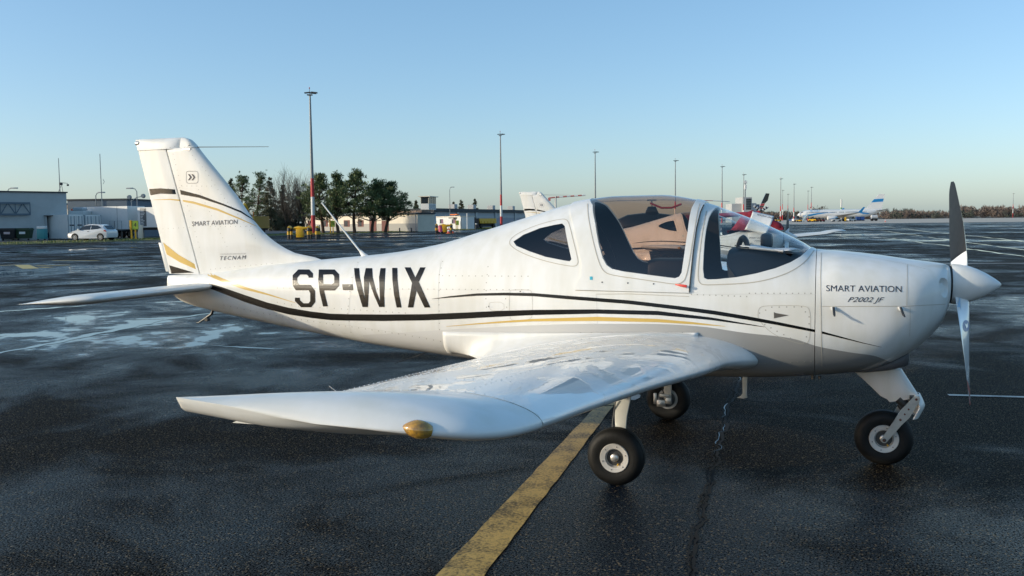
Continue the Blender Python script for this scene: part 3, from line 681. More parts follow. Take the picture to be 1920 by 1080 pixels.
# --- markings on the hull
def Z(o, s, pts): return [(o[0]+x/s, o[1]+y/s) for x, y in pts]
band(SF, [(391.5, 530.4), (417.5, 538.7), (459, 553), (501, 567), (542, 577), (584, 584), (620, 588), (652, 589), (720, 589.5), (795, 589), (870, 586), (932, 583), (1000, 581), (1120, 580), (1233, 583), (1333, 595), (1433, 612.5)],
     [(391.5, 540), (417.5, 550), (459, 566), (501, 579.5), (542, 589.5), (584, 596), (620, 600), (652, 601), (720, 601.8), (795, 600.7), (870, 597.5), (932, 594), (1000, 590.7), (1120, 588), (1233, 590.7), (1333, 600), (1433, 613.2)], 'stripe', BLACKP, body)
ua = [(810, 560.3), (845, 555), (895, 550), (945, 548.7), (1000, 549.5), (1065, 554.6), (1179, 563), (1270, 573.5), (1340, 582.5), (1400, 592.4), (1454, 602.7), (1519, 616), (1535, 619.5)]
ub = [(810, 560.7), (845, 558), (895, 554.5), (945, 553.9), (1000, 555.3), (1065, 561), (1179, 570), (1270, 580.5), (1340, 590), (1400, 599.5), (1454, 608.7), (1519, 621), (1535, 624)]
band(SF, ua, ub, 'stripe', BLACKP, body)
band(SF, [(1541, 620.8), (1563, 627), (1617, 641.7), (1652, 650)], [(1541, 625.2), (1563, 630.2), (1617, 643), (1652, 650.4)], 'stripe', BLACKP, cowl, 0.004)
band(SF, [(837, 611.7), (895, 606), (945, 601.8), (1000, 598), (1120, 594), (1233, 598), (1300, 604), (1360, 611.5)], [(837, 612.2), (895, 608), (945, 605), (1000, 602.4), (1120, 601.7), (1233, 604), (1300, 608), (1360, 612)], 'stripe', GOLDP, body)
band(SF, [(380, 505.4), (417.5, 522), (459, 537.7), (501, 550), (555, 567.7)], [(384, 514), (417.5, 529), (459, 543), (501, 553), (555, 568.3)], 'stripe', GOLDP, body)
S_ = [(116, 185), (158, 142), (240, 142), (268, 172), (268, 203), (236, 203), (234, 192), (222, 180), (172, 180), (150, 203), (150, 238), (166, 256), (250, 256), (283, 300), (285, 385), (255, 424), (180, 424), (133, 378), (133, 352), (168, 352), (170, 370), (196, 394), (236, 394), (248, 378), (248, 318), (236, 297), (140, 297), (116, 262)]
P_ = [[(312, 142), (346, 142), (344, 180), (344, 252), (350, 298), (380, 418), (344, 418), (318, 310), (308, 220)], [(346, 142), (430, 142), (464, 178), (428, 192), (416, 178), (344, 180)], [(464, 178), (464, 262), (428, 240), (428, 192)], [(464, 262), (432, 298), (350, 298), (344, 252), (412, 252), (428, 240)]]
W_ = [[(576, 132), (614, 132), (620, 200), (640, 290), (660, 370), (655, 422), (640, 422), (604, 300), (584, 210)], [(655, 422), (680, 422), (684, 330), (690, 230), (690, 132), (664, 132), (650, 200), (652, 300), (660, 370)], [(690, 132), (712, 132), (716, 200), (740, 300), (772, 380), (775, 422), (765, 422), (725, 330), (690, 230)], [(775, 422), (805, 422), (802, 330), (806, 230), (812, 132), (775, 132), (764, 200), (768, 300), (772, 380)]]
X_ = [[(955, 126), (1000, 126), (1035, 200), (1062, 235), (1148, 426), (1105, 426), (1045, 300), (1010, 240)], [(1072, 126), (1112, 126), (1062, 234), (1036, 201)], [(1011, 242), (1044, 302), (1020, 426), (980, 426), (1000, 310)]]
for polys in ([S_], P_, [[(486, 252), (566, 252), (570, 296), (494, 296)]], W_, [[(862, 130), (900, 130), (902, 220), (914, 330), (932, 426), (896, 426), (876, 330), (864, 220)]], X_):
    drape(SF, polybm([Z((520, 470), 4.0, P) for P in polys]), 'registration_letter', BLACKP, body, 0.0024, 5)
drape(SF, textbm('SMART AVIATION', 1549, 535, 1690, 546.3, -1.7, bold=-0.004), 'company_name', NAVYP, cowl, 0.0045, 12)
drape(SF, textbm('P2002 JF', 1589, 557, 1658, 569, -0.5, shear=0.45, bold=-0.004), 'model_name', NAVYP, cowl, 0.0045, 12)
# seams and sealant lines
ribbon(SF, smoothpoly(Z((940, 340), 4.8, [(62, 555), (110, 490), (250, 420), (400, 370), (540, 338), (590, 345), (610, 380), (640, 500), (690, 700), (690, 745), (660, 768), (560, 755), (400, 720), (230, 665), (120, 610)]), 2, True), 0.005, 'window_seal', SEAM, body, closed=True)
SFc = Surf(bvh(canopy))
ribbon(SF, smoothpoly(Z((940, 340), 4.8, [(780, 215), (785, 330), (830, 550), (880, 730), (920, 810), (980, 845), (1200, 875), (1400, 905), (1560, 928), (1620, 920), (1660, 880), (1690, 750), (1730, 500), (1765, 280), (1785, 215)]), 2), 0.005, 'window_seal', SEAM, canopy, 0.0135)
ribbon(SF, smoothpoly(Z((1260, 340), 5.4, [(350, 300), (310, 500), (272, 800), (262, 980), (280, 1030), (320, 1050), (500, 1045), (800, 1030), (1000, 990), (1200, 920), (1350, 820), (1440, 700)]), 2), 0.006, 'window_seal', SEAM, body)
ribbon(SF, [(1319, 387), (1313, 400), (1306, 430), (1300, 473), (1294.5, 527), (1293, 548)], 0.008, 'canopy_gap', GAP, body, 0.0125)
ribbon(SF, [(1079, 544.5), (1180, 546.5), (1292, 549.5)], 0.004, 'canopy_rail', SEAM, body, 0.002)
ribbon(SF, [(1117, 551.5), (1180, 551), (1292, 556)], 0.003, 'canopy_rail', SEAM, body, 0.002)
ribbon(SF, [(1540, 468), (1538.5, 520), (1539, 574), (1540, 640), (1541, 688)], 0.0035, 'cowling_joint', SEAM, cowl, 0.004)
ribbon(SF, [(1541, 574.5), (1620, 574.3), (1700, 574), (1772, 570)], 0.003, 'cowling_joint', SEAM, cowl, 0.004)
ribbon(SF, [(1701, 497), (1700.5, 530), (1700, 573)], 0.003, 'cowling_joint', SEAM, cowl, 0.004)
ribbon(SF, [(1706, 576), (1706, 600), (1705, 630)], 0.002, 'cowling_joint', SEAM, cowl, 0.004)
ribbon(SF, [(1548, 470), (1620, 481), (1700, 496.5), (1735, 505)], 0.002, 'cowling_joint', SEAM, cowl, 0.004)
ribbon(SF, smoothpoly(Z((1400, 440), 3.687, [(75, 560), (85, 500), (150, 490), (390, 490), (440, 510), (442, 660), (430, 740), (400, 758), (330, 745), (180, 690), (90, 600)]), 2, True), 0.0022, 'access_panel', SEAM, body, closed=True)
ribbon(SF, smoothpoly(Z((520, 470), 4, [(1740, 305), (1760, 292), (1890, 292), (1912, 310), (1916, 470), (1900, 520), (1760, 525), (1742, 500)]), 2, True), 0.002, 'access_panel', SEAM, body, closed=True)
ribbon(SF, smoothpoly(Z((520, 470), 4, [(1588, 400), (1600, 386), (1700, 386), (1702, 450), (1610, 452), (1590, 430)]), 1, True), 0.002, 'access_panel', SEAM, body, closed=True)
ribbon(SF, [(520, 540.5), (700, 543), (820, 543.3), (990, 544.5)], 0.0018, 'lap_joint', mat('lap_line', (.62, .61, .58), .5), body)
LAP = mat('lap_line', (.62, .61, .58), .5)  # off-white grey for the lines along the lap joints
ribbon(SF, [(673, 491), (662, 520), (656, 560), (654, 588)], 0.0022, 'lap_joint', LAP, body); ribbon(SF, [(828, 486), (823, 515), (822, 560), (823, 618)], 0.0022, 'lap_joint', LAP, body); ribbon(SF, [(654, 602), (658, 624)], 0.0022, 'lap_joint', LAP, body)
ribbon(SF, [(1118, 553), (1119, 575), (1120, 608)], 0.0022, 'lap_joint', LAP, body); ribbon(SF, [(420, 570), (470, 581), (530, 592), (600, 603), (660, 611), (760, 626), (826, 638)], 0.0022, 'lap_joint', LAP, body)
ribbon(SF, [(1296, 553), (1400, 551.5), (1536, 552)], 0.002, 'lap_joint', LAP, body)
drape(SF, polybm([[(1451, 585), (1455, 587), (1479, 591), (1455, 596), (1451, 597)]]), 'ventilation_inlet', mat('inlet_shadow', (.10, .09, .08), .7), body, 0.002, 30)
for u in (1562.5, 1687.5):
    q, n = SF.hit(u, 577); a = V((0, 0, 1)); a = (a-n*a.z).normalized(); b = n.cross(a); R = Matrix((b, n, a)).transposed().to_4x4(); R.translation = q
    k = MB(); k.prism([(-.02, -.02), (.02, -.02), (.02, .045), (.011, .062), (0, .068), (-.011, .062), (-.02, .045)], 0.003, 0.010, 0, R); lt = k.build('latch', WHITE, cowl, bevel=.001)
    k = MB(); k.box(-.010, .010, .009, .02, -.06, .008, 0, R); k.box(-.007, .007, .016, .028, -.068, -.045, 0, R); k.build('latch_handle', STEEL, lt, bevel=.002)
for u, v in ((1130, 529.5), (1178, 531), (1226, 532.5), (977, 546.5), (918, 574.5)):
    q, n = SF.hit(u, v); k = MB(); a = n.orthogonal().normalized(); b = n.cross(a); k.add([q+n*.0135+(a*math.cos(t)+b*math.sin(t))*.005 for t in linsp(0, 5.5, 8)], [tuple(range(8))]); k.build('screw', STEEL, canopy, fix=False)
q, n = SF.hit(1283, 535); k = MB(); k.tube([q+V((-.055, -.012, .006)), q+V((-.02, -.03, .002)), q+V((.02, -.034, -.004))], [.004, .008, .009], 8, flat=.7); k.build('canopy_latch', RED, canopy)
drape(SF, polybm([[(1107, 519), (1112, 519), (1112, 525), (1107, 525)]]), 'small_emblem', mat('cyan_print', (.05, .42, .55), .4), canopy, 0.0135, 20)
rows = [[(520, 540), (990, 543.5)], [(520, 567), (560, 574), (640, 579), (760, 587)], [(420, 572), (470, 583), (530, 594), (600, 605), (660, 613), (760, 628), (826, 640)], [(671, 492), (660, 520), (654, 560), (652, 588)], [(655, 603), (658, 623)],
        [(830, 490), (824, 515), (823, 560), (824, 618)], [(915, 500), (912, 530), (911, 560), (912, 576)], [(948, 560), (950, 576)], [(1536, 480), (1535.5, 560)], [(1536, 580), (1537, 645)], [(1537, 655), (1537, 686)], [(1544, 580), (1544, 610)], [(1544, 655), (1544, 686)], [(1405, 550), (1532, 550)], [(1400, 683), (1470, 680), (1534, 677)], [(830, 517), (990, 518)],
        [(1424, 587), (1447, 576), (1475, 575.5), (1503, 575.5), (1517, 594), (1517, 620), (1507, 643)], [(1434, 608.5), (1457, 621), (1482, 634)], [(1296, 552), (1400, 556)]]
rivet_rows(SF, rows, 'rivets', body, 11.5, 0.0046)
rivet_rows(SFA, [[(829, 631), (829, 652)], [(836, 655), (862, 660)], [(1010, 649), (1060, 639), (1120, 632), (1200, 630), (1260, 633), (1300, 638)]], 'fairing_screws', FAIR, 14, 0.004, STEEL)
# --- markings on fin and rudder
vv = []; ff = []
for o in (fin, rud):
    off = len(vv); vv += [v.co.copy() for v in o.data.vertices]; ff += [tuple(i+off for i in p.vertices) for p in o.data.polygons]
ST_ = Surf(BVHTree.FromPolygons(vv, ff))
SFin = Surf(bvh(fin)); SRud = Surf(bvh(rud))
band(SFin, [(337.5, 356), (374.5, 365.5), (419, 382), (452, 395.5), (481, 415.5)], [(339.5, 364.6), (374.5, 371), (419, 385.5), (452, 399), (481, 416.3)], 'stripe', BLACKP, fin)
band(SRud, [(280, 354.4), (301, 353), (334.5, 355.6)], [(282.5, 366), (301, 363), (337, 364.4)], 'stripe', BLACKP, rud)
band(SFin, [(342.5, 374.7), (363, 377.8), (408, 391), (452, 410), (482, 424.5)], [(343.5, 378), (363, 382), (408, 395), (452, 412.4), (482, 425)], 'stripe', GOLDP, fin)
band(SRud, [(288, 374.5), (319, 372.7), (339.5, 374.3)], [(288, 374.9), (319, 374.8), (340.5, 377.4)], 'stripe', GOLDP, rud)
band(SRud, [(306, 454.4), (334, 477), (370, 498)], [(313, 477), (338, 492), (372.5, 507)], 'stripe', GOLDP, rud)
drape(SRud, polybm([[(317.5, 497.2), (364, 511), (321.5, 512.6)]]), 'stripe', BLACKP, rud, 0.0022, 8)
drape(SFin, textbm('SMART AVIATION', 360.5, 415.5, 445.5, 424, 4, bold=-0.006), 'company_name', NAVYP, fin, 0.0022, 20)
drape(SFin, textbm('TECNAM', 413, 480.7, 461.8, 488, 2.2, shear=0.25, bold=0.0, spacing=1.35), 'maker_name', NAVYP, fin, 0.0022, 20)
drape(SFin, textbm('COSTRUZIONI AERONAUTICHE', 413, 475.4, 461, 478, 1.4), 'maker_line', mat('pale_ink', (.45, .43, .42), .5), fin, 0.0022, 30)
def rrect(u0, v0, u1, v1, r): 
    out = []
    for cx, cy, a0 in ((u1-r, v0+r, -math.pi/2), (u1-r, v1-r, 0), (u0+r, v1-r, math.pi/2), (u0+r, v0+r, math.pi)):
        for t in linsp(0, math.pi/2, 5): out.append((cx+r*math.cos(a0+t), cy+r*math.sin(a0+t)))
    return out
ribbon(SFin, rrect(349.5, 321, 371.5, 343.5, 4), 0.0028, 'emblem_frame', NAVYP, fin, 0.002, 2, True)
for du in (0, 6.6):
    drape(SFin, polybm([[(352.5+du, 326.5), (355.6+du, 326.5), (360+du, 332.3), (355.6+du, 338), (352.5+du, 338), (356.6+du, 332.3)]]), 'chevron', NAVYP, fin, 0.0022, 30)
rivet_rows(ST_, [Z((230, 240), 4.5, r_) for r_ in ([(400, 165), (440, 155), (520, 160)], [(425, 220), (470, 400), (560, 700), (660, 1050)], [(375, 200), (430, 400), (500, 650)], [(500, 490), (750, 490)], [(560, 200), (700, 360), (830, 560), (1000, 760), (1120, 930)], [(640, 520), (880, 1000)], [(340, 850), (560, 840)], [(740, 830), (1080, 830)], [(240, 520), (480, 505)], [(150, 195), (370, 175)])]+[[(395, 505), (440, 500), (510, 494)]], 'rivets', fin, 9, 0.0036)
# --- cockpit
INTB = mat('black_plastic', (.012, .012, .013), .35)
k = MB(); k.box(-1.05, 1.08, -.34, .34, .62, .64); k.build('cabin_floor', INTER, AC)
for sg in (-1, 1):
    rings = []
    for t in linsp(0, 1, 10):
        x = -.12-.30*t; z = .78+.56*t; hw_ = .23-.05*max(0, t-.6)/.4; rings.append([V((x+dx*(1-.3*t), sg*.265+math.copysign(abs(math.cos(a))**.5, math.cos(a))*hw_, z+.02*abs(dx))) for a in linsp(0, 2*math.pi, 21)[:-1] for dx in (math.sin(a)*.065,)])
    k = MB(); k.loft(rings); st = k.build('seat_back', SEATM, AC, ang=60)
    k = MB(); k.box(-.14, .36, sg*.265-.22, sg*.265+.22, .66, .80); k.build('seat_cushion', SEATM, AC, bevel=.03)
    k = MB(); k.box(-.02, .0, sg*.16-.02, sg*.16+.02, .8, 1.2, 0, Matrix.Translation((-.18, 0, .06)) @ Matrix.Rotation(-.5, 4, 'Y')); k.build('seat_belt', INTB, st)
    k = MB(); k.tube([(.52, sg*.26, .66), (.46, sg*.26, .90), (.43, sg*.26, 1.02)], .012, 8); k.tube([(.435, sg*.26, 1.0), (.42, sg*.26, 1.10)], .02, 8); k.build('control_stick', INTB, AC)
k = MB(); k.box(-.45, .05, -.02, .40, .84, .86); k.build('parcel_shelf', INTER, AC)
# far seat headrest block and centre box
k = MB(); k.box(-.02, .34, .12, .45, 1.13, 1.335); k.build('flight_bag', SEATM, AC, bevel=.03)
rings = []
for t in linsp(0, 1, 12):
    x = .60+.50*t; zt_ = 1.415+.012*math.sin(t*math.pi)-.055*t*t; zt_ = min(zt_, FI[0](x)-.045); hw_ = .455-.10*t
    rings.append([V((x+(.055 if z_ < zt_-.1 and t < .05 else 0), y_*hw_, z_)) for y_, z_ in [(-1, .95), (-1, zt_-.16), (-.96, zt_-.08), (-.86, zt_-.03), (-.6, zt_), (0, zt_+.012), (.6, zt_), (.86, zt_-.03), (.96, zt_-.08), (1, zt_-.16), (1, .95)]])
k = MB(); k.loft(rings); coam = k.build('instrument_panel', COAM, AC, ang=60)
k = MB()
for y in (-.3, -.16, -.02, .14, .3):
    k.lathe([(0, .04), (.012, .04), (.012, .034), (.006, .03)], 20, Matrix.Translation((.652, y, 1.22)) @ Matrix.Rotation(math.pi/2, 4, 'Z'))
k.build('instrument_bezels', INTB, coam)
k = MB(); k.box(.78, .86, -.055, .025, 1.415, 1.52); k.build('compass', INTB, AC, bevel=.025)
k = MB(); k.tube([(.30, -.47, 1.13), (.40, -.44, 1.16), (.46, -.42, 1.175)], .005, 8); k.box(.44, .53, -.455, -.40, 1.155, 1.215); k.build('throttle_lever', INTB, AC, bevel=.008)
k = MB(); k.box(.36, .44, -.47, -.44, .985, 1.01); k.tube([(.40, -.455, 1.0), (.40, -.455, 1.03)], .012, 8); k.build('brake_valve', RED, AC)
k = MB(); k.tube([(.02, .05, 1.735), (.1, .05, 1.70), (.17, .05, 1.70), (.24, .05, 1.725)], .007, 8); k.build('canopy_grab_strap', mat('red_webbing', (.28, .02, .03), .7), canopy)
# things lying on the coaming
CB = empty('clipboard', (.86, -.22, 1.40), -.25, 'clipboard with white flight papers lying on the coaming under the windscreen', 'clipboard')
k = MB(); k.box(-.19, .17, -.12, .12, .010, .016, 0, Matrix.Rotation(.10, 4, 'Y')); k.build('board', INTB, CB, bevel=.002)
k = MB(); vs = []
for i in range(9):
    for j in range(7): vs.append(V((-.17+.33*i/8, -.11+.215*j/6, .022+.012*math.sin(i*.9+j*.3)*(i/8)-.034*(i/8-.5))))
k.add(vs, [(i*7+j, i*7+j+1, (i+1)*7+j+1, (i+1)*7+j) for i in range(8) for j in range(6)]); pp = k.build('papers', mat('paper', (.78, .78, .80), .7), CB, fix=False); sm = pp.modifiers.new('s', 'SOLIDIFY'); sm.thickness = .006
k = MB(); k.tube([(-.10, -.125, .03), (.12, -.13, .012)], .009, 8); k.build('pen_clip', ALU, CB)
HS = empty('headset', (.68, -.18, 1.40), .5, 'black pilot headset resting on the coaming behind the clipboard', 'headset')
k = MB(); k.tube([V((0, .085*math.cos(a), .12*math.sin(a)-.03)) for a in linsp(-.2, math.pi+.2, 16)], .016, 8, flat=1.4); k.build('headband', INTB, HS)
for sg in (-1, 1):
    k = MB(); k.lathe([(sg*.055, .02), (sg*.065, .042), (sg*.095, .045), (sg*.115, .03), (sg*.12, .01)], 20, Matrix.Translation((0, 0, -.02))); k.build('ear_cup', INTB, HS)
k = MB(); k.tube([(0, -.11, -.03), (.06, -.12, -.04), (.12, -.07, -.035)], .005, 8); k.build('microphone_boom', INTB, HS)
# --- the second aircraft of the row, standing behind
AC2 = copy_tree(AC, None, skip=('registration_letter', 'flight_bag'))
AC2.location = (-1.70, 15.264, 0.0); AC2.rotation_euler = (0, 0, math.radians(0.36))
AC2['label'] = 'second white light aircraft of the row, behind the nearest, its engine cowling opened'
# ================================================================== SETTING
RZ = -YAW                                     # heading whose local x runs to the right of the picture, y away
def asphalt_mat():
    m = bpy.data.materials.new('wet_asphalt'); m.use_nodes = True; n = m.node_tree.nodes; L = m.node_tree.links; b = n['Principled BSDF']
    g = n.new('ShaderNodeNewGeometry'); P = g.outputs['Position']
    def noise(scale, detail=4, rough=.55, dist=0.0, sc=None, rot=0.0):
        t = n.new('ShaderNodeTexNoise'); t.inputs['Scale'].default_value = scale; t.inputs['Detail'].default_value = detail; t.inputs['Roughness'].default_value = rough; t.inputs['Distortion'].default_value = dist
        if sc:
            mp = n.new('ShaderNodeMapping'); mp.inputs['Scale'].default_value = sc; mp.inputs['Rotation'].default_value = (0, 0, rot); L.new(P, mp.inputs['Vector']); L.new(mp.outputs[0], t.inputs['Vector'])
        else: L.new(P, t.inputs['Vector'])
        return t.outputs['Fac']
    def mth(op, a, b_=None, c=None):
        q = n.new('ShaderNodeMath'); q.operation = op
        for i, x in enumerate((a, b_, c)):
            if x is None: continue
            if isinstance(x, (int, float)): q.inputs[i].default_value = x
            else: L.new(x, q.inputs[i])
        return q.outputs[0]
    def ramp(x, a, b_, lo=0.0, hi=1.0):
        q = n.new('ShaderNodeMapRange'); q.interpolation_type = 'SMOOTHSTEP'; q.inputs['From Min'].default_value = a; q.inputs['From Max'].default_value = b_; q.inputs['To Min'].default_value = lo; q.inputs['To Max'].default_value = hi; L.new(x, q.inputs['Value']); return q.outputs[0]
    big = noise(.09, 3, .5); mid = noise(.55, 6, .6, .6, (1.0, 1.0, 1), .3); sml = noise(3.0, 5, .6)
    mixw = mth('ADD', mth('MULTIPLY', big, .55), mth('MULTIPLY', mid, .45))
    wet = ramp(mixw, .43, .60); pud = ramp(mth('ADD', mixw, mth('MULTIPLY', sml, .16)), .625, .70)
    sxyz = n.new('ShaderNodeSeparateXYZ'); L.new(P, sxyz.inputs[0]); pud = mth('MULTIPLY', pud, ramp(sxyz.outputs['Y'], .5, 3.0))
    grain = noise(95, 3, .7); speck = noise(160, 2, .5)
    vor = n.new('ShaderNodeTexVoronoi'); vor.inputs['Scale'].default_value = 105; L.new(P, vor.inputs['Vector'])
    gr = ramp(grain, .34, .66, .15, 2.1)
    c1 = n.new('ShaderNodeMix'); c1.data_type = 'RGBA'; c1.inputs['A'].default_value = (.0088, .0070, .0052, 1); c1.inputs['B'].default_value = (.0030, .0075, .0155, 1); L.new(wet, c1.inputs['Factor'])  # wet areas get a blue base, sky reflection tinted into the colour
    sp = ramp(vor.outputs['Color'], .86, .93)
    sep = n.new('ShaderNodeSeparateColor'); L.new(vor.outputs['Color'], sep.inputs[0]); sp = ramp(sep.outputs[0], .89, .94)
    c2 = n.new('ShaderNodeMix'); c2.data_type = 'RGBA'; L.new(mth('MULTIPLY', sp, .85), c2.inputs['Factor']); L.new(c1.outputs['Result'], c2.inputs['A']); c2.inputs['B'].default_value = (.13, .098, .058, 1)
    c3 = n.new('ShaderNodeMix'); c3.data_type = 'RGBA'; c3.blend_type = 'MULTIPLY'; c3.inputs['Factor'].default_value = 1; L.new(c2.outputs['Result'], c3.inputs['A'])
    cmb = n.new('ShaderNodeCombineColor'); [L.new(gr, cmb.inputs[i]) for i in range(3)]; L.new(cmb.outputs[0], c3.inputs['B'])
    L.new(c3.outputs['Result'], b.inputs['Base Color'])
    ro = mth('ADD', ramp(wet, 0, 1, .45, .22), mth('MULTIPLY', sml, .06)); ro = mth('MULTIPLY', ro, ramp(pud, 0, 1, 1.0, .10)); L.new(ro, b.inputs['Roughness'])
    h = mth('ADD', mth('MULTIPLY', grain, .8), mth('MULTIPLY', vor.outputs['Distance'], -.7)); 
    bp = n.new('ShaderNodeBump'); bp.inputs['Distance'].default_value = .022; L.new(h, bp.inputs['Height']); L.new(mth('MULTIPLY', ramp(wet, 0, 1, .95, .7), ramp(pud, 0, 1, 1, .0)), bp.inputs['Strength'])
    L.new(bp.outputs['Normal'], b.inputs['Normal']); L.new(mth('ADD', mth('MULTIPLY', ramp(wet, 0, 1, .05, .34), ramp(grain, .42, .62, .0, 1.0)), mth('MULTIPLY', pud, .3)), b.inputs['Specular IOR Level'])
    return m
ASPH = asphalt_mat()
WATER = mat('water_film', (.012, .014, .016), .06, spec=.5, bump=.04, bs=6)
CONC = mat('pale_concrete', (.50, .42, .33), .7, var=.12, vs=.05)
YARD = mat('yard_asphalt', (.04, .04, .042), .6, var=.2, vs=.3)
GRASS = mat('grass_blades', (.10, .135, .022), .7, col2=(.20, .20, .05), vs=.6)
def sheet(name, pts, z, m):
    k = MB(); k.add([(q.x, q.y, z) for q in pts], [tuple(range(len(pts)))]); return tag(k.build(name, m, None, ang=None), kind='structure')
def stripg(name, px, w0, m, z=.004, kind='structure', jag=0.0, parent=None, wid_px=True):
    """flat strip on the ground along a line of sight points, w0 = width in metres"""
    pts = [gp(*q) for q in px]; out = []
    for i, q in enumerate(pts):
        t = (pts[min(i+1, len(pts)-1)]-pts[max(i-1, 0)]); t.z = 0; s = V((-t.y, t.x, 0)).normalized(); w_ = (w0[i] if isinstance(w0, (list, tuple)) else w0)/2
        out += [q+s*w_*(1+random.uniform(-jag, jag))+V((0, 0, z)), q-s*w_*(1+random.uniform(-jag, jag))+V((0, 0, z))]
    k = MB(); k.add(out, [(2*i, 2*i+1, 2*i+3, 2*i+2) for i in range(len(pts)-1)]); o = k.build(name, m, parent, ang=None, fix=False)
    return tag(o, kind=kind) if parent is None else o
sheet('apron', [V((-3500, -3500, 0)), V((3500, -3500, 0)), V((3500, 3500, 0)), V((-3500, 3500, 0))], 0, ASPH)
sheet('concrete_apron', [hp(1060, 262), hp(1500, 258), hp(1960, 250), hp(2600, 245), hp(2600, 840), hp(900, 840), hp(960, 300)], .004, CONC)
# verge and yard along the left side
E0 = [(-420, 470), (-150, 465), (0, 459.5), (120, 456.3), (250, 452.3), (450, 444.5), (600, 439.5), (740, 436), (900, 430.2), (985, 426), (1060, 423)]
epts = [gp(*q) for q in E0]; bdir = (hp(960-1711.9, 1000)-V((CAM.x, CAM.y, 0))).normalized(); lft = V((-math.cos(YAW), math.sin(YAW), 0)); fwd = V((math.sin(YAW), math.cos(YAW), 0)); back = (lft*.93+fwd*.37).normalized()
def rowv(d, z): return [V((q.x, q.y, z))+back*d for q in epts]
k = MB(); n_ = len(epts); R0 = rowv(0, .008)+rowv(.5, .07)+rowv(2.0, .11)+rowv(7.5, .12); k.add(R0, [(r_*n_+i, r_*n_+i+1, (r_+1)*n_+i+1, (r_+1)*n_+i) for r_ in range(3) for i in range(n_-1)]); vg = k.build('verge', mat('verge_soil', (.05, .07, .018), .9, col2=(.10, .105, .035), vs=.5), None, ang=60); tag(vg, kind='structure')
k = MB(); R0 = rowv(7.4, .112)+rowv(900, .112); k.add(R0, [(i, i+1, n_+i+1, n_+i) for i in range(n_-1)]); tag(k.build('yard', YARD, None, ang=None), kind='structure')
rg = np.random.default_rng(3); vs = []; fs = []
for i in range(n_-1):
    a, b = epts[i], epts[i+1]; L_ = (b-a).length; cnt = int(min(9000, L_*60))
    for _ in range(cnt):
        t = rg.random(); d_ = .25+7.0*rg.random()**1.3; q = a.lerp(b, t)+back*d_; z = .07 if d_ < 1 else .11; hh = .06+.10*rg.random(); w_ = .05; th = rg.random()*6.28; o = len(vs)
        vs += [(q.x-math.cos(th)*w_, q.y-math.sin(th)*w_, z-.02), (q.x+math.cos(th)*w_, q.y+math.sin(th)*w_, z-.02), (q.x+rg.normal()*.04, q.y+rg.normal()*.04, z+hh)]; fs.append((o, o+1, o+2))
k = MB(); k.v = vs; k.f = fs; k.m = [0]*len(fs); go = k.build('grass', GRASS, None, ang=None, fix=False); tag(go, 'short green grass growing on the verge beside the apron', 'grass', kind='stuff')
# --- painted lines
def worn(name, col, holes=.42):
    m = bpy.data.materials.new(name); m.use_nodes = True; n = m.node_tree.nodes; L = m.node_tree.links; b = n['Principled BSDF']; g = n.new('ShaderNodeNewGeometry')
    t = n.new('ShaderNodeTexNoise'); t.inputs['Scale'].default_value = 60; t.inputs['Detail'].default_value = 6; t.inputs['Roughness'].default_value = .75; L.new(g.outputs['Position'], t.inputs['Vector'])
    t2 = n.new('ShaderNodeTexNoise'); t2.inputs['Scale'].default_value = 5; t2.inputs['Detail'].default_value = 5; L.new(g.outputs['Position'], t2.inputs['Vector'])
    ad = n.new('ShaderNodeMath'); ad.operation = 'MULTIPLY_ADD'; ad.inputs[1].default_value = .55; L.new(t2.outputs['Fac'], ad.inputs[0]); L.new(t.outputs['Fac'], ad.inputs[2])
    r = n.new('ShaderNodeValToRGB'); r.color_ramp.elements[0].position = holes+.17; r.color_ramp.elements[1].position = holes+.36; r.color_ramp.elements[0].color = tuple(c*.14 for c in col)+(1,); r.color_ramp.elements[1].color = (*col, 1)
    L.new(ad.outputs[0], r.inputs['Fac']); L.new(r.outputs['Color'], b.inputs['Base Color']); b.inputs['Roughness'].default_value = .5
    bp = n.new('ShaderNodeBump'); bp.inputs['Strength'].default_value = .7; bp.inputs['Distance'].default_value = .004; L.new(t.outputs['Fac'], bp.inputs['Height']); L.new(bp.outputs['Normal'], b.inputs['Normal']); return m
YEL = worn('worn_yellow_paint', (.60, .40, .115), .475); WHT = worn('worn_white_paint', (.50, .47, .42), .40); YELF = worn('far_yellow_paint', (.5, .36, .08), .3)
def quadg(name, px, m, z=.004): 
    k = MB(); k.add([gp(*q)+V((0, 0, z)) for q in px], [tuple(range(len(px)))]); return tag(k.build(name, m, None, ang=None), kind='structure')
a0, a1, b0, b1 = gp(1118, 762), gp(818, 1080), gp(1150, 762), gp(908, 1080)
k = MB(); vs = []
NL = 40
for i in range(NL+1):
    t = -0.0+1.5*i/NL
    for A, B, s_ in ((a0, a1, 1), (b0, b1, -1)):
        q = A+(B-A)*t; vs.append(q+V((random.uniform(-.004, .004), random.uniform(-.004, .004), .004)))
k.add(vs, [(2*i, 2*i+1, 2*i+3, 2*i+2) for i in range(NL)]); tag(k.build('painted_line', YEL, None, ang=None, fix=False), kind='structure')
quadg('painted_line', [(1120, 761), (1149, 761), (1170, 748), (1168, 742), (1150, 745)], YEL, .0045)
quadg('painted_line', [(1170, 750), (1190, 751), (1200, 746), (1201, 741), (1188, 737.5), (1172, 739), (1166, 743)], WHT, .004)
stripg('painted_line', [(1778, 741), (1850, 743), (1960, 746)], .07, WHT)
for px, w_ in (([(1490, 495.5), (1700, 494.5), (1960, 493.5)], .22), ([(430, 464), (520, 459), (640, 454), (760, 449)], .25), ([(0, 498), (25, 497), (44, 497)], .3), ([(578, 466), (660, 465), (735, 464)], .2)):
    stripg('painted_line', px, w_, YELF if px[0][0] < 1000 else WHT, .005)
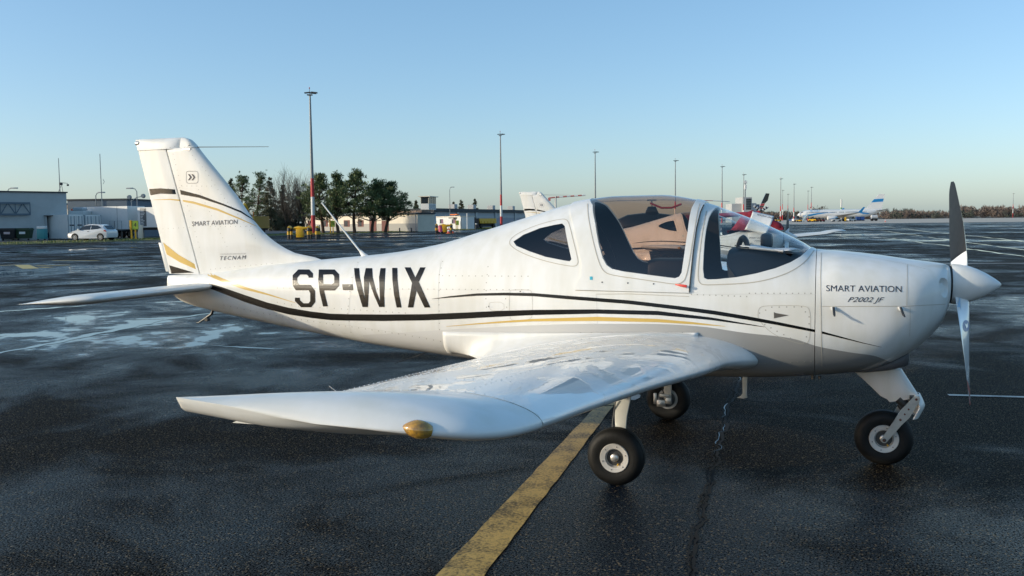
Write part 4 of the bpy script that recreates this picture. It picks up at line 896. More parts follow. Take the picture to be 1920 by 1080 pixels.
stripg('painted_line', [(41, 497), (58, 503.8)], .55, YELF, .005); stripg('painted_line', [(98, 488.5), (185, 489)], .3, YELF, .005); stripg('painted_line', [(68, 498), (130, 497)], .4, YELF, .005); stripg('painted_line', [(76, 501), (94, 501.5)], .4, YELF, .005)
# --- water standing in the seams of the paving
def seam(px, w_, name='wet_seam', z=.003, jag=.55, step=14, wob=.8):
    pts = resample(px, step); pts = [(u, v+random.uniform(-wob, wob)) for u, v in pts]; n = len(pts)
    ws = [w_*(.35+.65*math.sin(math.pi*min(1, max(.05, (i+.5)/n)))) for i in range(n)]; return stripg(name, pts, ws, WATER, z, jag=jag)
for px, w_ in (([(-40, 670), (110, 641), (200, 622), (300, 601), (385, 589), (450, 584)], .16), ([(-20, 586), (60, 580), (140, 575), (160, 573)], .22), ([(-20, 521), (150, 504), (300, 496)], .26), ([(395, 648), (440, 651), (530, 655)], .07), ([(-20, 546), (120, 533), (300, 514)], .05),
               ([(1490, 447), (1600, 446), (1700, 446.5)], .35), ([(1595, 425), (1640, 430.5)], .3), ([(1650, 432), (1700, 438), (1730, 442.5)], .28), ([(1740, 444), (1800, 453), (1860, 461)], .26), ([(1868, 462), (1960, 474)], .22), ([(1625, 421), (1680, 427)], .35), ([(1690, 428.5), (1740, 434), (1790, 439)], .3), ([(1800, 440), (1860, 446.5), (1960, 457)], .26), ([(1660, 446), (1790, 463), (1960, 487)], .22), ([(1540, 441), (1620, 445), (1680, 445.5)], .3), ([(-20, 474), (200, 466), (330, 462)], 1.0), ([(1500, 437), (1580, 436)], .5)):
    seam(px, w_)
# crack in the paving right of the main wheel
cr = [(1398, 690), (1384, 712), (1378, 728), (1372, 745), (1363, 757), (1360, 775), (1355, 792), (1363, 800), (1350, 812), (1346, 830), (1350, 842), (1338, 850), (1344, 868), (1330, 880), (1334, 905), (1322, 925), (1318, 945), (1313, 960), (1320, 975), (1303, 990), (1300, 1020), (1296, 1050), (1296, 1100)]
cp = []
for (u, v) in resample(cr, 4): cp.append((u+random.uniform(-3.2, 3.2), v))
i = 0
while i < len(cp)-5:
    m_ = random.randint(3, 6); sl_ = [(u+random.uniform(-3, 3), v) for u, v in cp[i:i+m_+1]]
    if random.random() < .3: stripg('crack_water', sl_, [.003]+[random.uniform(.003, .007) for _ in sl_[2:]]+[.002], WATER, .005, jag=.5)
    i += m_
stripg('crack', [(u+5, v) for u, v in cp], .018, DARK, .0035, jag=.9)
stripg('crack', [(u+random.uniform(-1, 1)-5, v) for u, v in cp], .010, DARK, .0035, jag=.9)
# ================================================================== BACKGROUND
YZ = .112
CREAM = mat('cream_render', (.68, .62, .51), .85, var=.08, vs=.8); GREYR = mat('grey_render', (.42, .435, .435), .85, var=.10, vs=.5, bump=.2, bs=3)
SLATE = mat('dark_roofing', (.05, .055, .06), .8, var=.2, vs=.6); RUST = mat('rusty_roof_edge', (.17, .09, .05), .8, col2=(.33, .27, .22), vs=1.2)
BROWN = mat('brown_door', (.13, .035, .025), .6, var=.1); PANE = mat('window_pane', (.025, .035, .045), .1); WOOD = mat('dark_boards', (.055, .035, .026), .85, var=.35, vs=2)
YELP = mat('yellow_paint', (.72, .40, .015), .45, var=.08, vs=2); BLKP = mat('black_paint', (.012, .012, .012), .5); WHTP = mat('white_sheet', (.68, .68, .66), .5, var=.05, vs=1.2); REDP = mat('mast_red', (.50, .03, .035), .5); GALV = mat('galvanised_steel', (.22, .24, .25), .5, metal=.3)
BLUEG = mat('blue_grey_cladding', (.10, .14, .18), .6, var=.08, vs=1); LGREY = mat('light_grey_cladding', (.42, .43, .43), .6, var=.06, vs=.4); TRUCKG = mat('chassis', (.02, .02, .022), .7); BLUEC = mat('blue_paint', (.02, .07, .24), .5); ORG = mat('orange_paint', (.65, .16, .02), .5)
def frame2(uA, dA, uB, dB, z=YZ):
    A = hp(uA, dA, z); B = hp(uB, dB, z); e = (B-A); return A, math.atan2(e.y, e.x), e.length
def px2x(A, rz, u):
    """where the sight line of column u crosses the wall line: local x"""
    d = ray(u, hor(u)); e = V((math.cos(rz), math.sin(rz))); n = V((-e.y, e.x)); rel = V((A.x-CAM.x, A.y-CAM.y)); t = rel.dot(n)/V((d.x, d.y)).dot(n); p = V((CAM.x, CAM.y))+V((d.x, d.y))*t; return (p-V((A.x, A.y))).dot(e), t
def wx(A, rz, u, v):
    x, t = px2x(A, rz, u); return x, hz(u, v, t)-A.z
def panel(parent, A, rz, u0, v0, u1, v1, name, m, y0=-.03, y1=.02, bevel=0):
    xa, za = wx(A, rz, u0, v0); xb, zb = wx(A, rz, u1, v1); k = MB(); k.box(min(xa, xb), max(xa, xb), y0, y1, max(0, min(za, zb)), max(za, zb)); return k.build(name, m, parent, ang=None, bevel=bevel)
# --- grey rendered building at the left edge, with a girder hung on it
A, rz, L_ = frame2(-90, 97, 127, 106); GB = empty('grey_building', A, rz, 'grey rendered flat-roofed building with a steel girder on its wall at the left edge', 'building')
h_ = wx(A, rz, 60, 361)[1]; xd0 = px2x(A, rz, 88)[0]; xd1 = px2x(A, rz, 115)[0]; zd = wx(A, rz, 100, 405)[1]
k = MB(); k.box(0, xd0, 0, .3, 0, h_); k.box(xd0, L_, 0, .3, zd, h_); k.box(xd1, L_, 0, .3, 0, zd); k.box(-.0, .3, .3, 9, 0, h_); k.box(L_-.3, L_, .3, 9, 0, h_); k.box(0, L_, 8.7, 9, 0, h_); k.box(xd0-.1, xd1+.1, 2.4, 2.5, 0, zd); k.build('wall', GREYR, GB, ang=None)
k = MB(); k.box(-.15, L_+.12, -.15, 9.15, h_+.003, h_+.14); k.build('roof_edge', SLATE, GB, ang=None)
for x0, x1 in ((xd0-.22, xd0), (xd1, xd1+.25)):
    k = MB(); k.box(x0, x1, -.10, .32, 0, zd); k.build('door_jamb', mat('pale_jamb', (.36, .38, .38), .7), GB, ang=None)
k = MB(); k.box(xd0-.3, xd1+.9, -.35, -.003, zd+.003, zd+.08); k.build('door_canopy', SLATE, GB, ang=None)
k = MB(); k.box(xd0+.9, xd1-.02, .32, .40, 0, zd-.05); k.build('door_leaf', BLUEG, GB, ang=None)
x0, z1 = wx(A, rz, -88, 380); x1, z0 = wx(A, rz, 56, 402)
gd = bpy.data.objects.new('girder', None); COL.objects.link(gd); gd.parent = GB
for z in (z0, z1):
    k = MB(); k.box(x0, x1, -.42, -.25, z-.10, z+.10); k.build('chord', BLUEG, gd, ang=None)
nb = 5; st = (x1-x0)/nb
for i in range(nb):
    xa = x0+i*st; k = MB(); k.tube([(xa, -.33, z0), (xa+st/2, -.33, z1)], .06, 5); k.build('diagonal', BLUEG, gd); k = MB(); k.tube([(xa+st/2, -.34, z1), (xa+st, -.34, z0)], .06, 5); k.build('diagonal', BLUEG, gd)
    k = MB(); k.tube([(xa+st, -.32, z0), (xa+st, -.32, z1)], .05, 5); k.build('post', BLUEG, gd)
def mastpole(name, label, u, d, v0, v1, r_, extras=(), cat='antenna', z0=None, m=GALV):
    zt = hz(u, v0, d); zb = hz(u, v1, d) if z0 is None else z0; o = empty(name, hp(u, d, zb), RZ, label, cat); k = MB(); k.tube([(0, 0, 0), (0, 0, zt-zb)], [r_, r_*.6], 6); k.build('pole', m, o)
    for nm, pts, rr in extras:
        k = MB(); k.tube([V(q) for q in pts], rr, 6); k.build(nm, m, o)
    return o, zt-zb
o, H = mastpole('roof_antenna', 'thin whip antenna with a camera bracket on the grey building roof', 115.5, 107, 297, 361, .06)
for nm, x, z, s in (('camera_box', .15, 1.0, .32), ('camera_dome', .95, .85, .22)):
    k = MB(); k.box(x-s/2, x+s/2, -s/2, s/2, z-s/2, z+s/2); k.build(nm, SLATE, o, bevel=.06)
k = MB(); k.tube([(0, 0, 1.15), (.95, 0, 1.05)], .03, 5); k.tube([(.35, 0, 0), (.2, 0, 1.0)], .03, 5); k.tube([(-.2, 0, 0), (.1, 0, .7)], .03, 5); k.build('bracket', SLATE, o)
mastpole('tall_antenna', 'tall thin antenna mast rising behind the white semi-trailer', 193, 112, 289, 392, .07, (('cross_arm', [(-.6, 0, 2.2), (.6, 0, 2.2)], .04), ('tip_loop', [(.25, 0, 7.2), (.4, 0, 6.9), (.25, 0, 6.6)], .03)), z0=YZ)
def street_lamp(label, u, d, vtop, uh, cat='street lamp', m=GALV, z0=YZ):
    zt = hz(u, vtop, d); o = empty('street_lamp', hp(u, d, z0), RZ, label, cat, 'slender street lamps'); w_ = (uh-u)/FPX*d; H = zt-z0
    k = MB(); k.tube([(0, 0, 0), (0, 0, H*.93), (w_*.25, 0, H*.985), (w_*.8, 0, H)], [.09, .06, .05, .04], 6); k.build('pole', m, o)
    k = MB(); k.box(-.45, .45, -.14, .14, -.08, .08, 0, Matrix.Translation((w_, 0, H))); k.build('lamp_head', LGREY, o, bevel=.05); return o
street_lamp('curved street lamp leaning left in front of the tall antenna', 182, 118, 361, 193); street_lamp('street lamp with a flat head above the second trailer', 259, 118, 353, 246); street_lamp('lone street lamp standing before the long hangar', 844, 215, 351, 849.5)
street_lamp('lamp arm above the grey building at the far left', 17, 112, 353, 30)
o = empty('floodlight', hp(256, 112, YZ), RZ, 'double-headed floodlight bracket over the blue-grey building', 'floodlight'); z_ = hz(256, 370, 112)-YZ
k = MB(); k.tube([(-.5, 0, 0), (-.5, 0, z_-.3)], .05, 6); k.tube([(-.6, 0, z_-.5), (.2, 0, z_), (.9, 0, z_+.1)], .05, 6); k.build('bracket', GALV, o)
for x, z in ((-.75, z_+.02), (.95, z_+.15)):
    k = MB(); k.lathe([(-.2, .22), (.1, .28), (.2, .1)], 10, Matrix.Translation((x, 0, z))); k.build('lamp_head', GALV, o)
# --- refuse containers
def dumpster(u0, u1, d, v0, v1, m, label, sticker):
    A = hp((u0+u1)/2, d, YZ); o = empty('waste_container', A, RZ+.12, label, 'waste container'); w_ = (u1-u0)/FPX*d/2; H = hz(30, v0, d)-YZ
    k = MB(); rings = []
    for z, s, dy in ((.22, .84, .38), (.6, .9, .45), (H*.80, 1.0, .55)): rings.append([V((-w_*s, -dy, z)), V((w_*s, -dy, z)), V((w_*s, dy, z)), V((-w_*s, dy, z))])
    k.loft(rings); k.build('body', m, o, ang=None, bevel=.03)
    k = MB(); k.prism([(-w_*1.05, H*.80+.003), (w_*1.05, H*.80+.003), (w_*1.05, H*.86), (w_*.9, H*.97), (-w_*.9, H*.97), (-w_*1.05, H*.86)], -.6, .6); k.build('lid', m, o, ang=None)
    for x in (-w_*.65, w_*.65):
        k = MB(); k.lathe([(-.05, .1), (.05, .1)], 10, Matrix.Translation((x, -.3, .1))); k.build('castor', TYRE, o)
    k = MB(); k.box(-.32, .32, -.575, -.53, H*.5, H*.68); k.build('label_plate', sticker, o, ang=None); return o
dumpster(2.5, 30, 101, 427, 451, mat('black_plastic_bin', (.012, .014, .018), .5), 'black wheeled waste container by the grey wall', mat('red_white_label', (.55, .42, .42), .5))
dumpster(31, 58.5, 101.5, 427, 451, mat('green_plastic_bin', (.015, .045, .02), .5), 'dark green wheeled waste container beside the black one', WHTP)
o = empty('teal_box', hp(78.5, 100, YZ), RZ+.1, 'small teal plastic box on castors with pale crates on top', 'storage box')
k = MB(); k.box(-.44, .44, -.4, .4, .15, 1.25); k.build('body', mat('teal_plastic', (.03, .22, .24), .5), o, bevel=.04)
k = MB(); k.box(-.42, .42, -.38, .38, 1.253, 1.55); k.build('pale_lid', WHTP, o, bevel=.04)
for x in (-.35, .35):
    k = MB(); k.lathe([(-.04, .08), (.04, .08)], 10, Matrix.Translation((x, -.3, .08))); k.build('castor', TYRE, o)
o = empty('barrel', hp(95.5, 105.2, YZ), 0, 'purple plastic barrel just inside the dark doorway', 'barrel'); k = MB()
k.lathe([(0, .38), (.5, .42), (1.0, .38)], 16, Matrix.Rotation(math.pi/2, 4, 'X')); k.build('drum', mat('purple_plastic', (.05, .02, .09), .5), o); k = MB(); k.lathe([(1.003, .39), (1.25, .38)], 16, Matrix.Rotation(math.pi/2, 4, 'X')); k.build('lid', LGREY, o)
# --- shipping containers
def container(uA, uB, d, v0, label):
    A, rz, L_ = frame2(uA, d, uB, d+2.0); o = empty('shipping_container', A, rz, label, 'container', 'white containers by the grey building'); H = hz(uA, v0, d)-YZ
    k = MB(); k.box(0, L_, .06, 6, .1, H); k.build('body', WHTP, o, ang=None)
    for i in range(2):
        x0 = L_*(.04+.48*i); k = MB(); k.box(x0, x0+L_*.44, 0, .055, .2, H-.1); dr = k.build('door', WHTP, o, ang=None)
        for f in (.3, .75):
            k = MB(); k.tube([(x0+L_*.44*f, -.05, .22), (x0+L_*.44*f, -.05, H-.15)], .035, 5); k.build('locking_bar', mat('blue_grey_steel', (.2, .26, .32), .5), dr)  # bars in one even blue-grey
        k = MB(); k.box(x0+.1, x0+L_*.3, -.03, -.005, H*.55, H*.6); k.build('handle', TRUCKG, dr, ang=None)
    for x in (0, L_-.09):
        k = MB(); k.box(x, x+.09, -.02, .05, .1, H); k.build('corner_post', mat('container_frame', (.30, .34, .36), .6), o, ang=None)
    return o
container(128, 158.5, 103.5, 402.5, 'white shipping container next to the grey building'); container(159.5, 190.5, 106, 403, 'white shipping container farther from the grey building, behind the hatchback')
o = empty('box_van', hp(130, 110, YZ), RZ, 'white box van roof with a beacon behind the containers', 'van'); H = hz(140, 389, 110)-YZ; k = MB(); k.box(0, 1.75, 0, 4.5, .5, H-.4); k.build('body', WHTP, o, ang=None, bevel=.05)
k = MB(); k.box(.4, 1.6, .1, 1.6, H-.397, H); k.build('roof_spoiler', mat('silver_shell', (.4, .43, .45), .3), o, bevel=.15); k = MB(); k.lathe([(0, .13), (.15, .12), (.24, .05)], 10, Matrix.Translation((.25, .3, H-.39)) @ Matrix.Rotation(math.pi/2, 4, 'X')); k.build('beacon', mat('beacon_red', (.7, .08, .03), .3), o)
# --- semi-trailers
def trailer(uA, dA, uB, dB, v0, v1, label, board=False):
    A, rz, L_ = frame2(uA, dA, uB, dB); o = empty('semi_trailer', A, rz, label, 'trailer', 'white semi-trailers'); zt = hz(uA, v0, dA)-YZ; zb = hz(uB, v1, dB)-YZ
    k = MB(); k.box(0, L_, 0, 2.5, zb, zt); k.build('box', WHTP, o, ang=None, bevel=.04); k = MB(); k.box(.1, L_-.1, .3, 2.2, zb-.3, zb-.003); k.build('chassis', TRUCKG, o, ang=None)
    for x in (L_*.55, L_*.55+1.35):
        for y in (.15, 2.1):
            k = MB(); k.lathe([(-.15, .3), (-.15, .5), (.15, .5), (.15, .3)], 18, Matrix.Translation((x, y, .5))); w_ = k.build('wheel', TYRE, o); k = MB(); k.lathe([(-.17, .02), (-.155, .28), (-.1, .3)], 14, Matrix.Translation((x, y, .5))); k.build('rim', LGREY, w_)
    k = MB(); k.box(.4, .55, .3, .45, 0, zb); k.build('landing_leg', GALV, o, ang=None)
    return o, A, rz, zb, zt, L_
o, A, rz, zb, zt, L_ = trailer(157, 113, 240, 109, 388.5, 430, 'long white semi-trailer box behind the white hatchback')
k = MB(); k.box(L_*.77, L_*.775, -.01, -.002, zb, zt); k.build('panel_joint', SLATE, o, ang=None)
rl = bpy.data.objects.new('step_railing', None); COL.objects.link(rl); rl.parent = o
for xa, xb in ((L_*.68, L_*.78), (L_*.79, L_*.94)):
    k = MB(); k.tube([(xa, -.5, 0), (xa, -.5, zb+1.0), (xb, -.5, zb+1.0), (xb, -.5, 0)], .03, 5); k.build('rail', GALV, rl)
k = MB(); k.box(L_*.68, L_*.96, -.9, -.02, zb-.1, zb-.02); k.build('platform', GALV, rl, ang=None)
o, A, rz, zb, zt, L_ = trailer(258.5, 108.5, 345, 105, 389, 426, 'white semi-trailer with a dark list panel behind the fin')
bp_ = panel(o, A, rz, 263.5, 391, 275, 424, 'list_panel', mat('dark_grey_print', (.09, .10, .105), .5), -.015, -.003)
for i in range(11):
    v = 393.2+i*2.9; panel(bp_, A, rz, 264.5, v, 264.5+(6.5, 6, 8, 6.5, 4.5, 3.5, 4.5, 7, 5, 6, 5)[i], v+1.2, 'text_line', WHTP, -.022, -.017)
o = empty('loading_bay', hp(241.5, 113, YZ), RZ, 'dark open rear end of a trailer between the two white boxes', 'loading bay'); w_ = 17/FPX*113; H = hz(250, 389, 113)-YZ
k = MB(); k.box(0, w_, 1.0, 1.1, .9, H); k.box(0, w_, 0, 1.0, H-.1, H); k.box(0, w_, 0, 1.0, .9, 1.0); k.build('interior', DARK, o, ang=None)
for x0, x1, z0, z1, m in ((.15, .4, 1.0, 2.3, LGREY), (.42, .75, 1.6, 2.4, BLUEC), (.45, .9, 1.0, 1.59, LGREY)):
    k = MB(); k.box(x0, x1, .3, .8, z0+.01, z1); k.build('freight', m, o, ang=None, bevel=.02)
o = empty('concrete_post', hp(263, 105, YZ), RZ, 'short pale concrete post beside the number four sign', 'post'); k = MB(); k.box(-.22, .22, -.2, .2, 0, 1.55); k.build('shaft', CREAM, o, bevel=.03)
# --- stand signs
def stand_sign(u0, u1, d, v0, v1, ch, label):
    A = hp(u0, d, YZ); o = empty('stand_sign', A, RZ, label, 'sign', 'numbered stand signs'); w_ = (u1-u0)/FPX*d; H = hz(u0, v0, d)-YZ; zb = hz(u0, v1, d)-YZ
    k = MB(); k.box(0, w_*.24, -.1, .1, zb, H+.05); k.build('yellow_column', YELP, o, ang=None, bevel=.02)
    for x in (.08, w_*.55):
        k = MB(); k.box(x, x+.16, -.05, .05, 0, zb if x < .2 else zb-.003); k.build('leg', YELP, o, ang=None)
    k = MB(); k.box(w_*.27, w_, -.06, .06, zb, H); bd = k.build('board', mat('lime_board', (.30, .42, .04), .4), o, ang=None, bevel=.03)
    if not ch: return o
    vs_, fs_ = textmesh(ch, w_*.28, (H-zb)*.46); k = MB(); k.add([(x+w_*.5, -.068, z+zb+(H-zb)*.30) for x, y, z in vs_], fs_); k.build('numeral', BLKP, bd, fix=False, ang=None); return o
stand_sign(243.3, 259.5, 102, 414, 430.5, '4', 'yellow and lime stand sign showing number 4 by the trailers')
stand_sign(617.5, 628, 142, 413.8, 425.5, '5', 'yellow and lime stand sign showing number 5 beside the red and white mast')
stand_sign(853.8, 860.5, 190, 413.5, 422, '', 'distant yellow and lime stand sign by the small white cabin')
# --- hatchback
def car():
    o = empty('hatchback_car', hp(174, 94.5, .118), RZ+math.pi-.16, 'white three-door hatchback parked on the verge in front of the containers', 'car'); S = 4.55/4.0
    CW_ = mat('car_white', (.62, .63, .64), .3, coat=1); top = [(1.98, .42), (1.95, .62), (1.80, .74), (1.45, .86), (1.05, .95), (.55, 1.30), (.25, 1.42), (-.3, 1.48), (-1.0, 1.43), (-1.45, 1.34), (-1.78, 1.02), (-1.93, .85), (-1.97, .5), (-1.90, .26)]
    bot = [(-1.62, .24), (-1.2, .2), (1.0, .2), (1.6, .22), (1.93, .26)]; prof = top+bot; rings = []
    for y, ins, zr in ((-.86, .10, .60), (-.84, .04, .74), (-.74, .0, .95), (-.55, 0, 1.0), (.55, 0, 1.0), (.74, 0, .95), (.84, .04, .74), (.86, .10, .60)):
        ring = []
        for x, z in prof:
            zz = z
            if z > .95: lim = .95+(z-.95)*max(0, min(1, (.86-abs(y))/.26)) if abs(y) > .60 else z; zz = lim
            ring.append(V((x*(1-ins*.35), y, zz)))
        rings.append(ring)
    k = MB(); k.loft(rings); b = k.build('body', CW_, o, ang=28); b.scale = (S, S, S)
    for sy in (-1, 1):
        def sd(z): return sy*(.862-max(0, (z-.95))*.50)
        for nm, P in (('front_side_window', [(.93, .97), (.50, 1.27), (.22, 1.36), (-.25, 1.40), (-.28, .98)]), ('rear_side_window', [(-.35, .99), (-.33, 1.40), (-.9, 1.36), (-1.35, 1.13), (-1.0, 1.04)])):
            k = MB(); vs_ = [V((x, sd(z)+sy*.012, z)) for x, z in P]; vi = [V((x, sd(z)-sy*.05, z)) for x, z in P]; n = len(P); k.add(vs_+vi, [tuple(range(n)), tuple(range(2*n-1, n-1, -1))]+[(i, i+n, (i+1) % n+n, (i+1) % n) for i in range(n)]); q = k.build(nm, PANE, o, ang=None); q.scale = (S, S, S)
        for x in (1.25, -1.27):
            w_ = bpy.data.objects.new('wheel', None); COL.objects.link(w_); w_.parent = o; w_.location = (x*S, sy*.80*S, .31*S); w_.scale = (S, S, S)
            k = MB(); k.lathe([(-.09, .2), (-.1, .29), (-.07, .315), (.07, .315), (.1, .29), (.09, .2)], 24); k.build('tyre', TYRE, w_); k = MB(); k.lathe([(sy*.075, .01), (sy*.10, .06), (sy*.085, .14), (sy*.095, .2), (sy*.05, .215)], 20); k.build('wheel_cover', LGREY, w_)
            k = MB(); P = [(math.cos(a)*.36, math.sin(a)*.36) for a in linsp(0, math.pi, 14)]; k.prism([(x+a, .31+b_) for a, b_ in P], sy*.70, sy*.868); q = k.build('wheel_arch', BLKP, o, ang=None); q.scale = (S, S, S)
        k = MB(); k.prism([(1.93, .62), (1.80, .72), (1.50, .80), (1.62, .66)], sy*.60, sy*.875); q = k.build('headlight', mat('lamp_lens', (.30, .32, .33), .15), o, ang=None); q.scale = (S, S, S)
        k = MB(); k.prism([(-1.62, .95), (-1.80, .93), (-1.90, .78), (-1.62, .84)], sy*.55, sy*.87); q = k.build('tail_light', mat('tail_red', (.35, .01, .015), .2), o, ang=None); q.scale = (S, S, S)
        k = MB(); k.box(.72, .88, sy*.98-.1, sy*.98+.04, .96, 1.07); q = k.build('mirror', CW_, o, bevel=.03); q.scale = (S, S, S)
        k = MB(); k.box(-.18, .0, sy*.872-.012, sy*.872+.012, .80, .835); q = k.build('door_handle', BLKP, o, ang=None); q.scale = (S, S, S)
    k = MB(); k.prism([(-1.46, 1.35), (-1.50, 1.36), (-1.83, 1.03), (-1.76, 1.02)], -.55, .55); q = k.build('rear_window', PANE, o, ang=None); q.scale = (S, S, S)
    k = MB(); k.prism([(1.0, .985), (.55, 1.315), (.50, 1.30), (.95, .96)], -.6, .6); q = k.build('windscreen', PANE, o, ang=None); q.scale = (S, S, S)
    k = MB(); k.box(1.90, 1.985, -.5, .5, .30, .44); q = k.build('grille', BLKP, o, ang=None); q.scale = (S, S, S)
car()
# --- low buildings behind the trailers
A, rz, L_ = frame2(128, 128, 244, 140); o = empty('long_shed', A, rz, 'low pale shed with a rusty roof edge behind the semi-trailers', 'building'); zt = hz(180, 381, 132)-YZ
k = MB(); k.box(0, L_, 0, 8, 0, zt-.75); k.build('wall', CREAM, o, ang=None); k = MB(); k.box(-.2, L_+.2, -.3, 8.3, zt-.747, zt-.3); k.build('roof_edge', RUST, o, ang=None); k = MB(); k.box(-.1, L_+.1, .3, 8.2, zt-.297, zt-.05); k.build('roof', SLATE, o, ang=None)
for f in (.47, .86):
    k = MB(); k.box(L_*f-.5, L_*f+.5, .6, 1.4, zt-.05, zt+.35); k.build('roof_vent', SLATE, o, bevel=.1)
A, rz, L_ = frame2(240, 118, 420, 150); o = empty('blue_grey_building', A, rz, 'flat blue-grey clad building rising behind the second trailer', 'building'); zt = hz(260, 376, 121)-YZ
k = MB(); k.box(0, L_, 0, 8, 0, zt); k.build('wall', BLUEG, o, ang=None); k = MB(); k.box(-.1, L_+.1, -.12, 8.1, zt+.003, zt+.2); k.build('roof_edge', SLATE, o, ang=None)
# --- yellow lorry with crane arm by the trees
A, rz, L_ = frame2(478, 146, 505.5, 150); o = empty('yellow_lorry', A, rz, 'yellow box-bodied lorry with a crane arm standing before the conifers', 'lorry'); zt = hz(490, 405.5, 147)-YZ; zb = hz(490, 428, 147)-YZ
k = MB(); k.box(0, L_, 0, 4.5, zb, zt); k.build('box', mat('ochre_panel', (.42, .28, .05), .5), o, ang=None, bevel=.03); k = MB(); k.box(-2.2, 0, .0, 4.5, zb, zt-.05); k.build('cab', YELP, o, bevel=.1)
k = MB(); k.box(-2, L_-.1, .3, 3.8, .5, zb-.003); k.build('chassis', TRUCKG, o, ang=None)
for x in (-1.3, L_*.6):
    for y in (.2, 3.9):
        k = MB(); k.lathe([(-.15, .2), (-.15, .5), (.15, .5), (.15, .2)], 16, Matrix.Translation((x, y, .5))); k.build('wheel', TYRE, o)
k = MB(); k.tube([(-2.0, 1, zt), (-2.2, 1, zt+1.3), (-1.2, 1, zt+1.75), (-.55, 1, zt+1.1)], [.2, .25, .38, .28], 6); k.build('crane_arm', YELP, o); k = MB(); k.tube([(0, .2, zt), (0, .2, zt+.7)], .07, 6); k.build('exhaust', ORG, o)
# --- floodlight masts
def tall_mast(u, d, vtop, label, band=2.78, head=True, both=False, z0=YZ):
    zt = hz(u, vtop, d); o = empty('floodlight_mast', hp(u, d, z0), RZ, label, 'light mast', 'red and white based floodlight masts'); H = zt-z0; r0 = .34; rf = lambda z: r0*(1-.62*z/H)
    for i, m in enumerate((REDP, WHTP, REDP)):
        k = MB(); k.tube([(0, 0, i*band), (0, 0, (i+1)*band)], [rf(i*band), rf((i+1)*band)], 12); k.build('painted_band', m, o)
    k = MB(); k.tube([(0, 0, 3*band), (0, 0, H-.4)], [rf(3*band), rf(H)], 12); k.build('pole', GALV, o)
    k = MB(); k.box(-.4, .35, -.35, .35, H-.5, H-.35); k.tube([(-.05, 0, H-.4), (-.05, 0, H+.55)], .04, 6); k.build('head_frame', GALV, o, ang=None)
    for x, y, a in ((1.05, -.3, .12), (.55, .5, .1), (-.45, -.2, -.1)):
        k = MB(); k.box(-.45, .45, -.2, .2, -.08, .08, 0, Matrix.Translation((x*.7, y, H-.12)) @ Matrix.Rotation(a, 4, 'Y')); k.build('lamp_head', SLATE, o, ang=None)
    k = MB(); k.lathe([(0, .09), (.2, .07)], 8, Matrix.Translation((-.05, 0, H+.5)) @ Matrix.Rotation(math.pi/2, 4, 'X')); k.build('obstruction_lamp', REDP, o); return o
for u, d, v, lb in ((587.5, 139, 175, 'tallest floodlight mast with a red and white base, between the trees'), (940, 232, 252, 'floodlight mast with a red and white base, left of the second fin'), (1116.3, 289, 285, 'floodlight mast rising just above the rear edge of the cabin roof'), (1266, 338, 301, 'floodlight mast rising above the middle of the cabin roof'),
                    (1353.5, 379, 312, 'floodlight mast rising above the windscreen, left of the control tower'), (1394, 420, 327, 'floodlight mast standing right before the control tower'), (1463.3, 500, 335, 'floodlight mast just left of the second aircraft propeller'), (1488.3, 577, 345, 'floodlight mast between that propeller and the airliner nose'),
                    (1467, 700, 357, 'small far floodlight mast seen close beside a nearer one'), (1477, 760, 364, 'smallest floodlight mast, right of the second aircraft propeller'), (1514.5, 735, 358, 'left one of the two far masts above the airliner nose'), (1520.8, 646, 351, 'right one of the two far masts above the airliner nose'), (1899, 850, 363, 'lonely floodlight mast at the far right edge before the woods')):
    tall_mast(u, d, v, lb, 2.78 if d < 600 else 4.2, z0=YZ if d < 250 else .02)
# --- long white building with brown doors, and lookout cabin on its roof
A, rz, L_ = frame2(572, 192.5, 783, 153); WB = empty('white_workshop', A, rz, 'long low cream building with brown doors behind the pine trees', 'building'); zt = hz(770, 398, 155)-YZ; D_ = 3.3
k = MB(); k.box(0, L_, 0, D_, 0, zt-.35); k.build('wall', CREAM, WB, ang=None); k = MB(); k.box(0, L_-.01, -.02, -.003, 0, 1.35); k.build('plinth', mat('grey_plinth', (.36, .35, .32), .8), WB, ang=None)
k = MB(); k.box(-.3, L_+.15, -.3, D_+.15, zt-.347, zt-.1); k.build('roof', SLATE, WB, ang=None)
nsh = 14
for i in range(nsh):
    x0 = L_*.5+i*(L_*.5)/nsh; k = MB(); k.prism([(x0, zt-.097), (x0+L_*.5/nsh-.05, zt-.097), (x0+L_*.5/nsh-.05, zt+.32), (x0, zt+.22)], .8, 2.6); k.build('roof_sheet', RUST, WB, ang=None)
for u0, u1, v0, nm, m in ((716, 729, 403, 'door', BROWN), (693, 706, 403, 'door', BROWN), (577, 584, 414, 'door', BROWN), (606, 615, 413, 'window', PANE), (645, 656, 413, 'window', PANE), (671, 682, 413, 'window', PANE)):
    if nm == 'door':
        d_ = panel(WB, A, rz, u0, v0+11, u1, 437, 'door', m, -.06, .02); panel(WB, A, rz, u0, v0, u1, v0+10, 'transom', PANE if u0 > 600 else m, -.06, .02)
    else:
        d_ = panel(WB, A, rz, u0, v0, u1, 425, 'window_frame', BROWN, -.06, .02); panel(d_, A, rz, u0+1.2, v0+1.2, u1-3.5, 424, 'pane', PANE, -.075, -.06)
for u in (749, 771, 724):
    o = empty('bollard', hp(u, 153, YZ), 0, {749: 'short dark post by the cream wall, left of a pair', 771: 'short dark post by the cream wall near its corner', 724: 'pale short post before a brown door'}[u], 'post', 'short posts along the cream building'); k = MB(); k.tube([(0, 0, 0), (0, 0, .55)], .11, 8); k.lathe([(.55, .11), (.62, .06)], 8, Matrix.Rotation(math.pi/2, 4, 'X')); k.build('shaft', SLATE if u != 724 else LGREY, o)
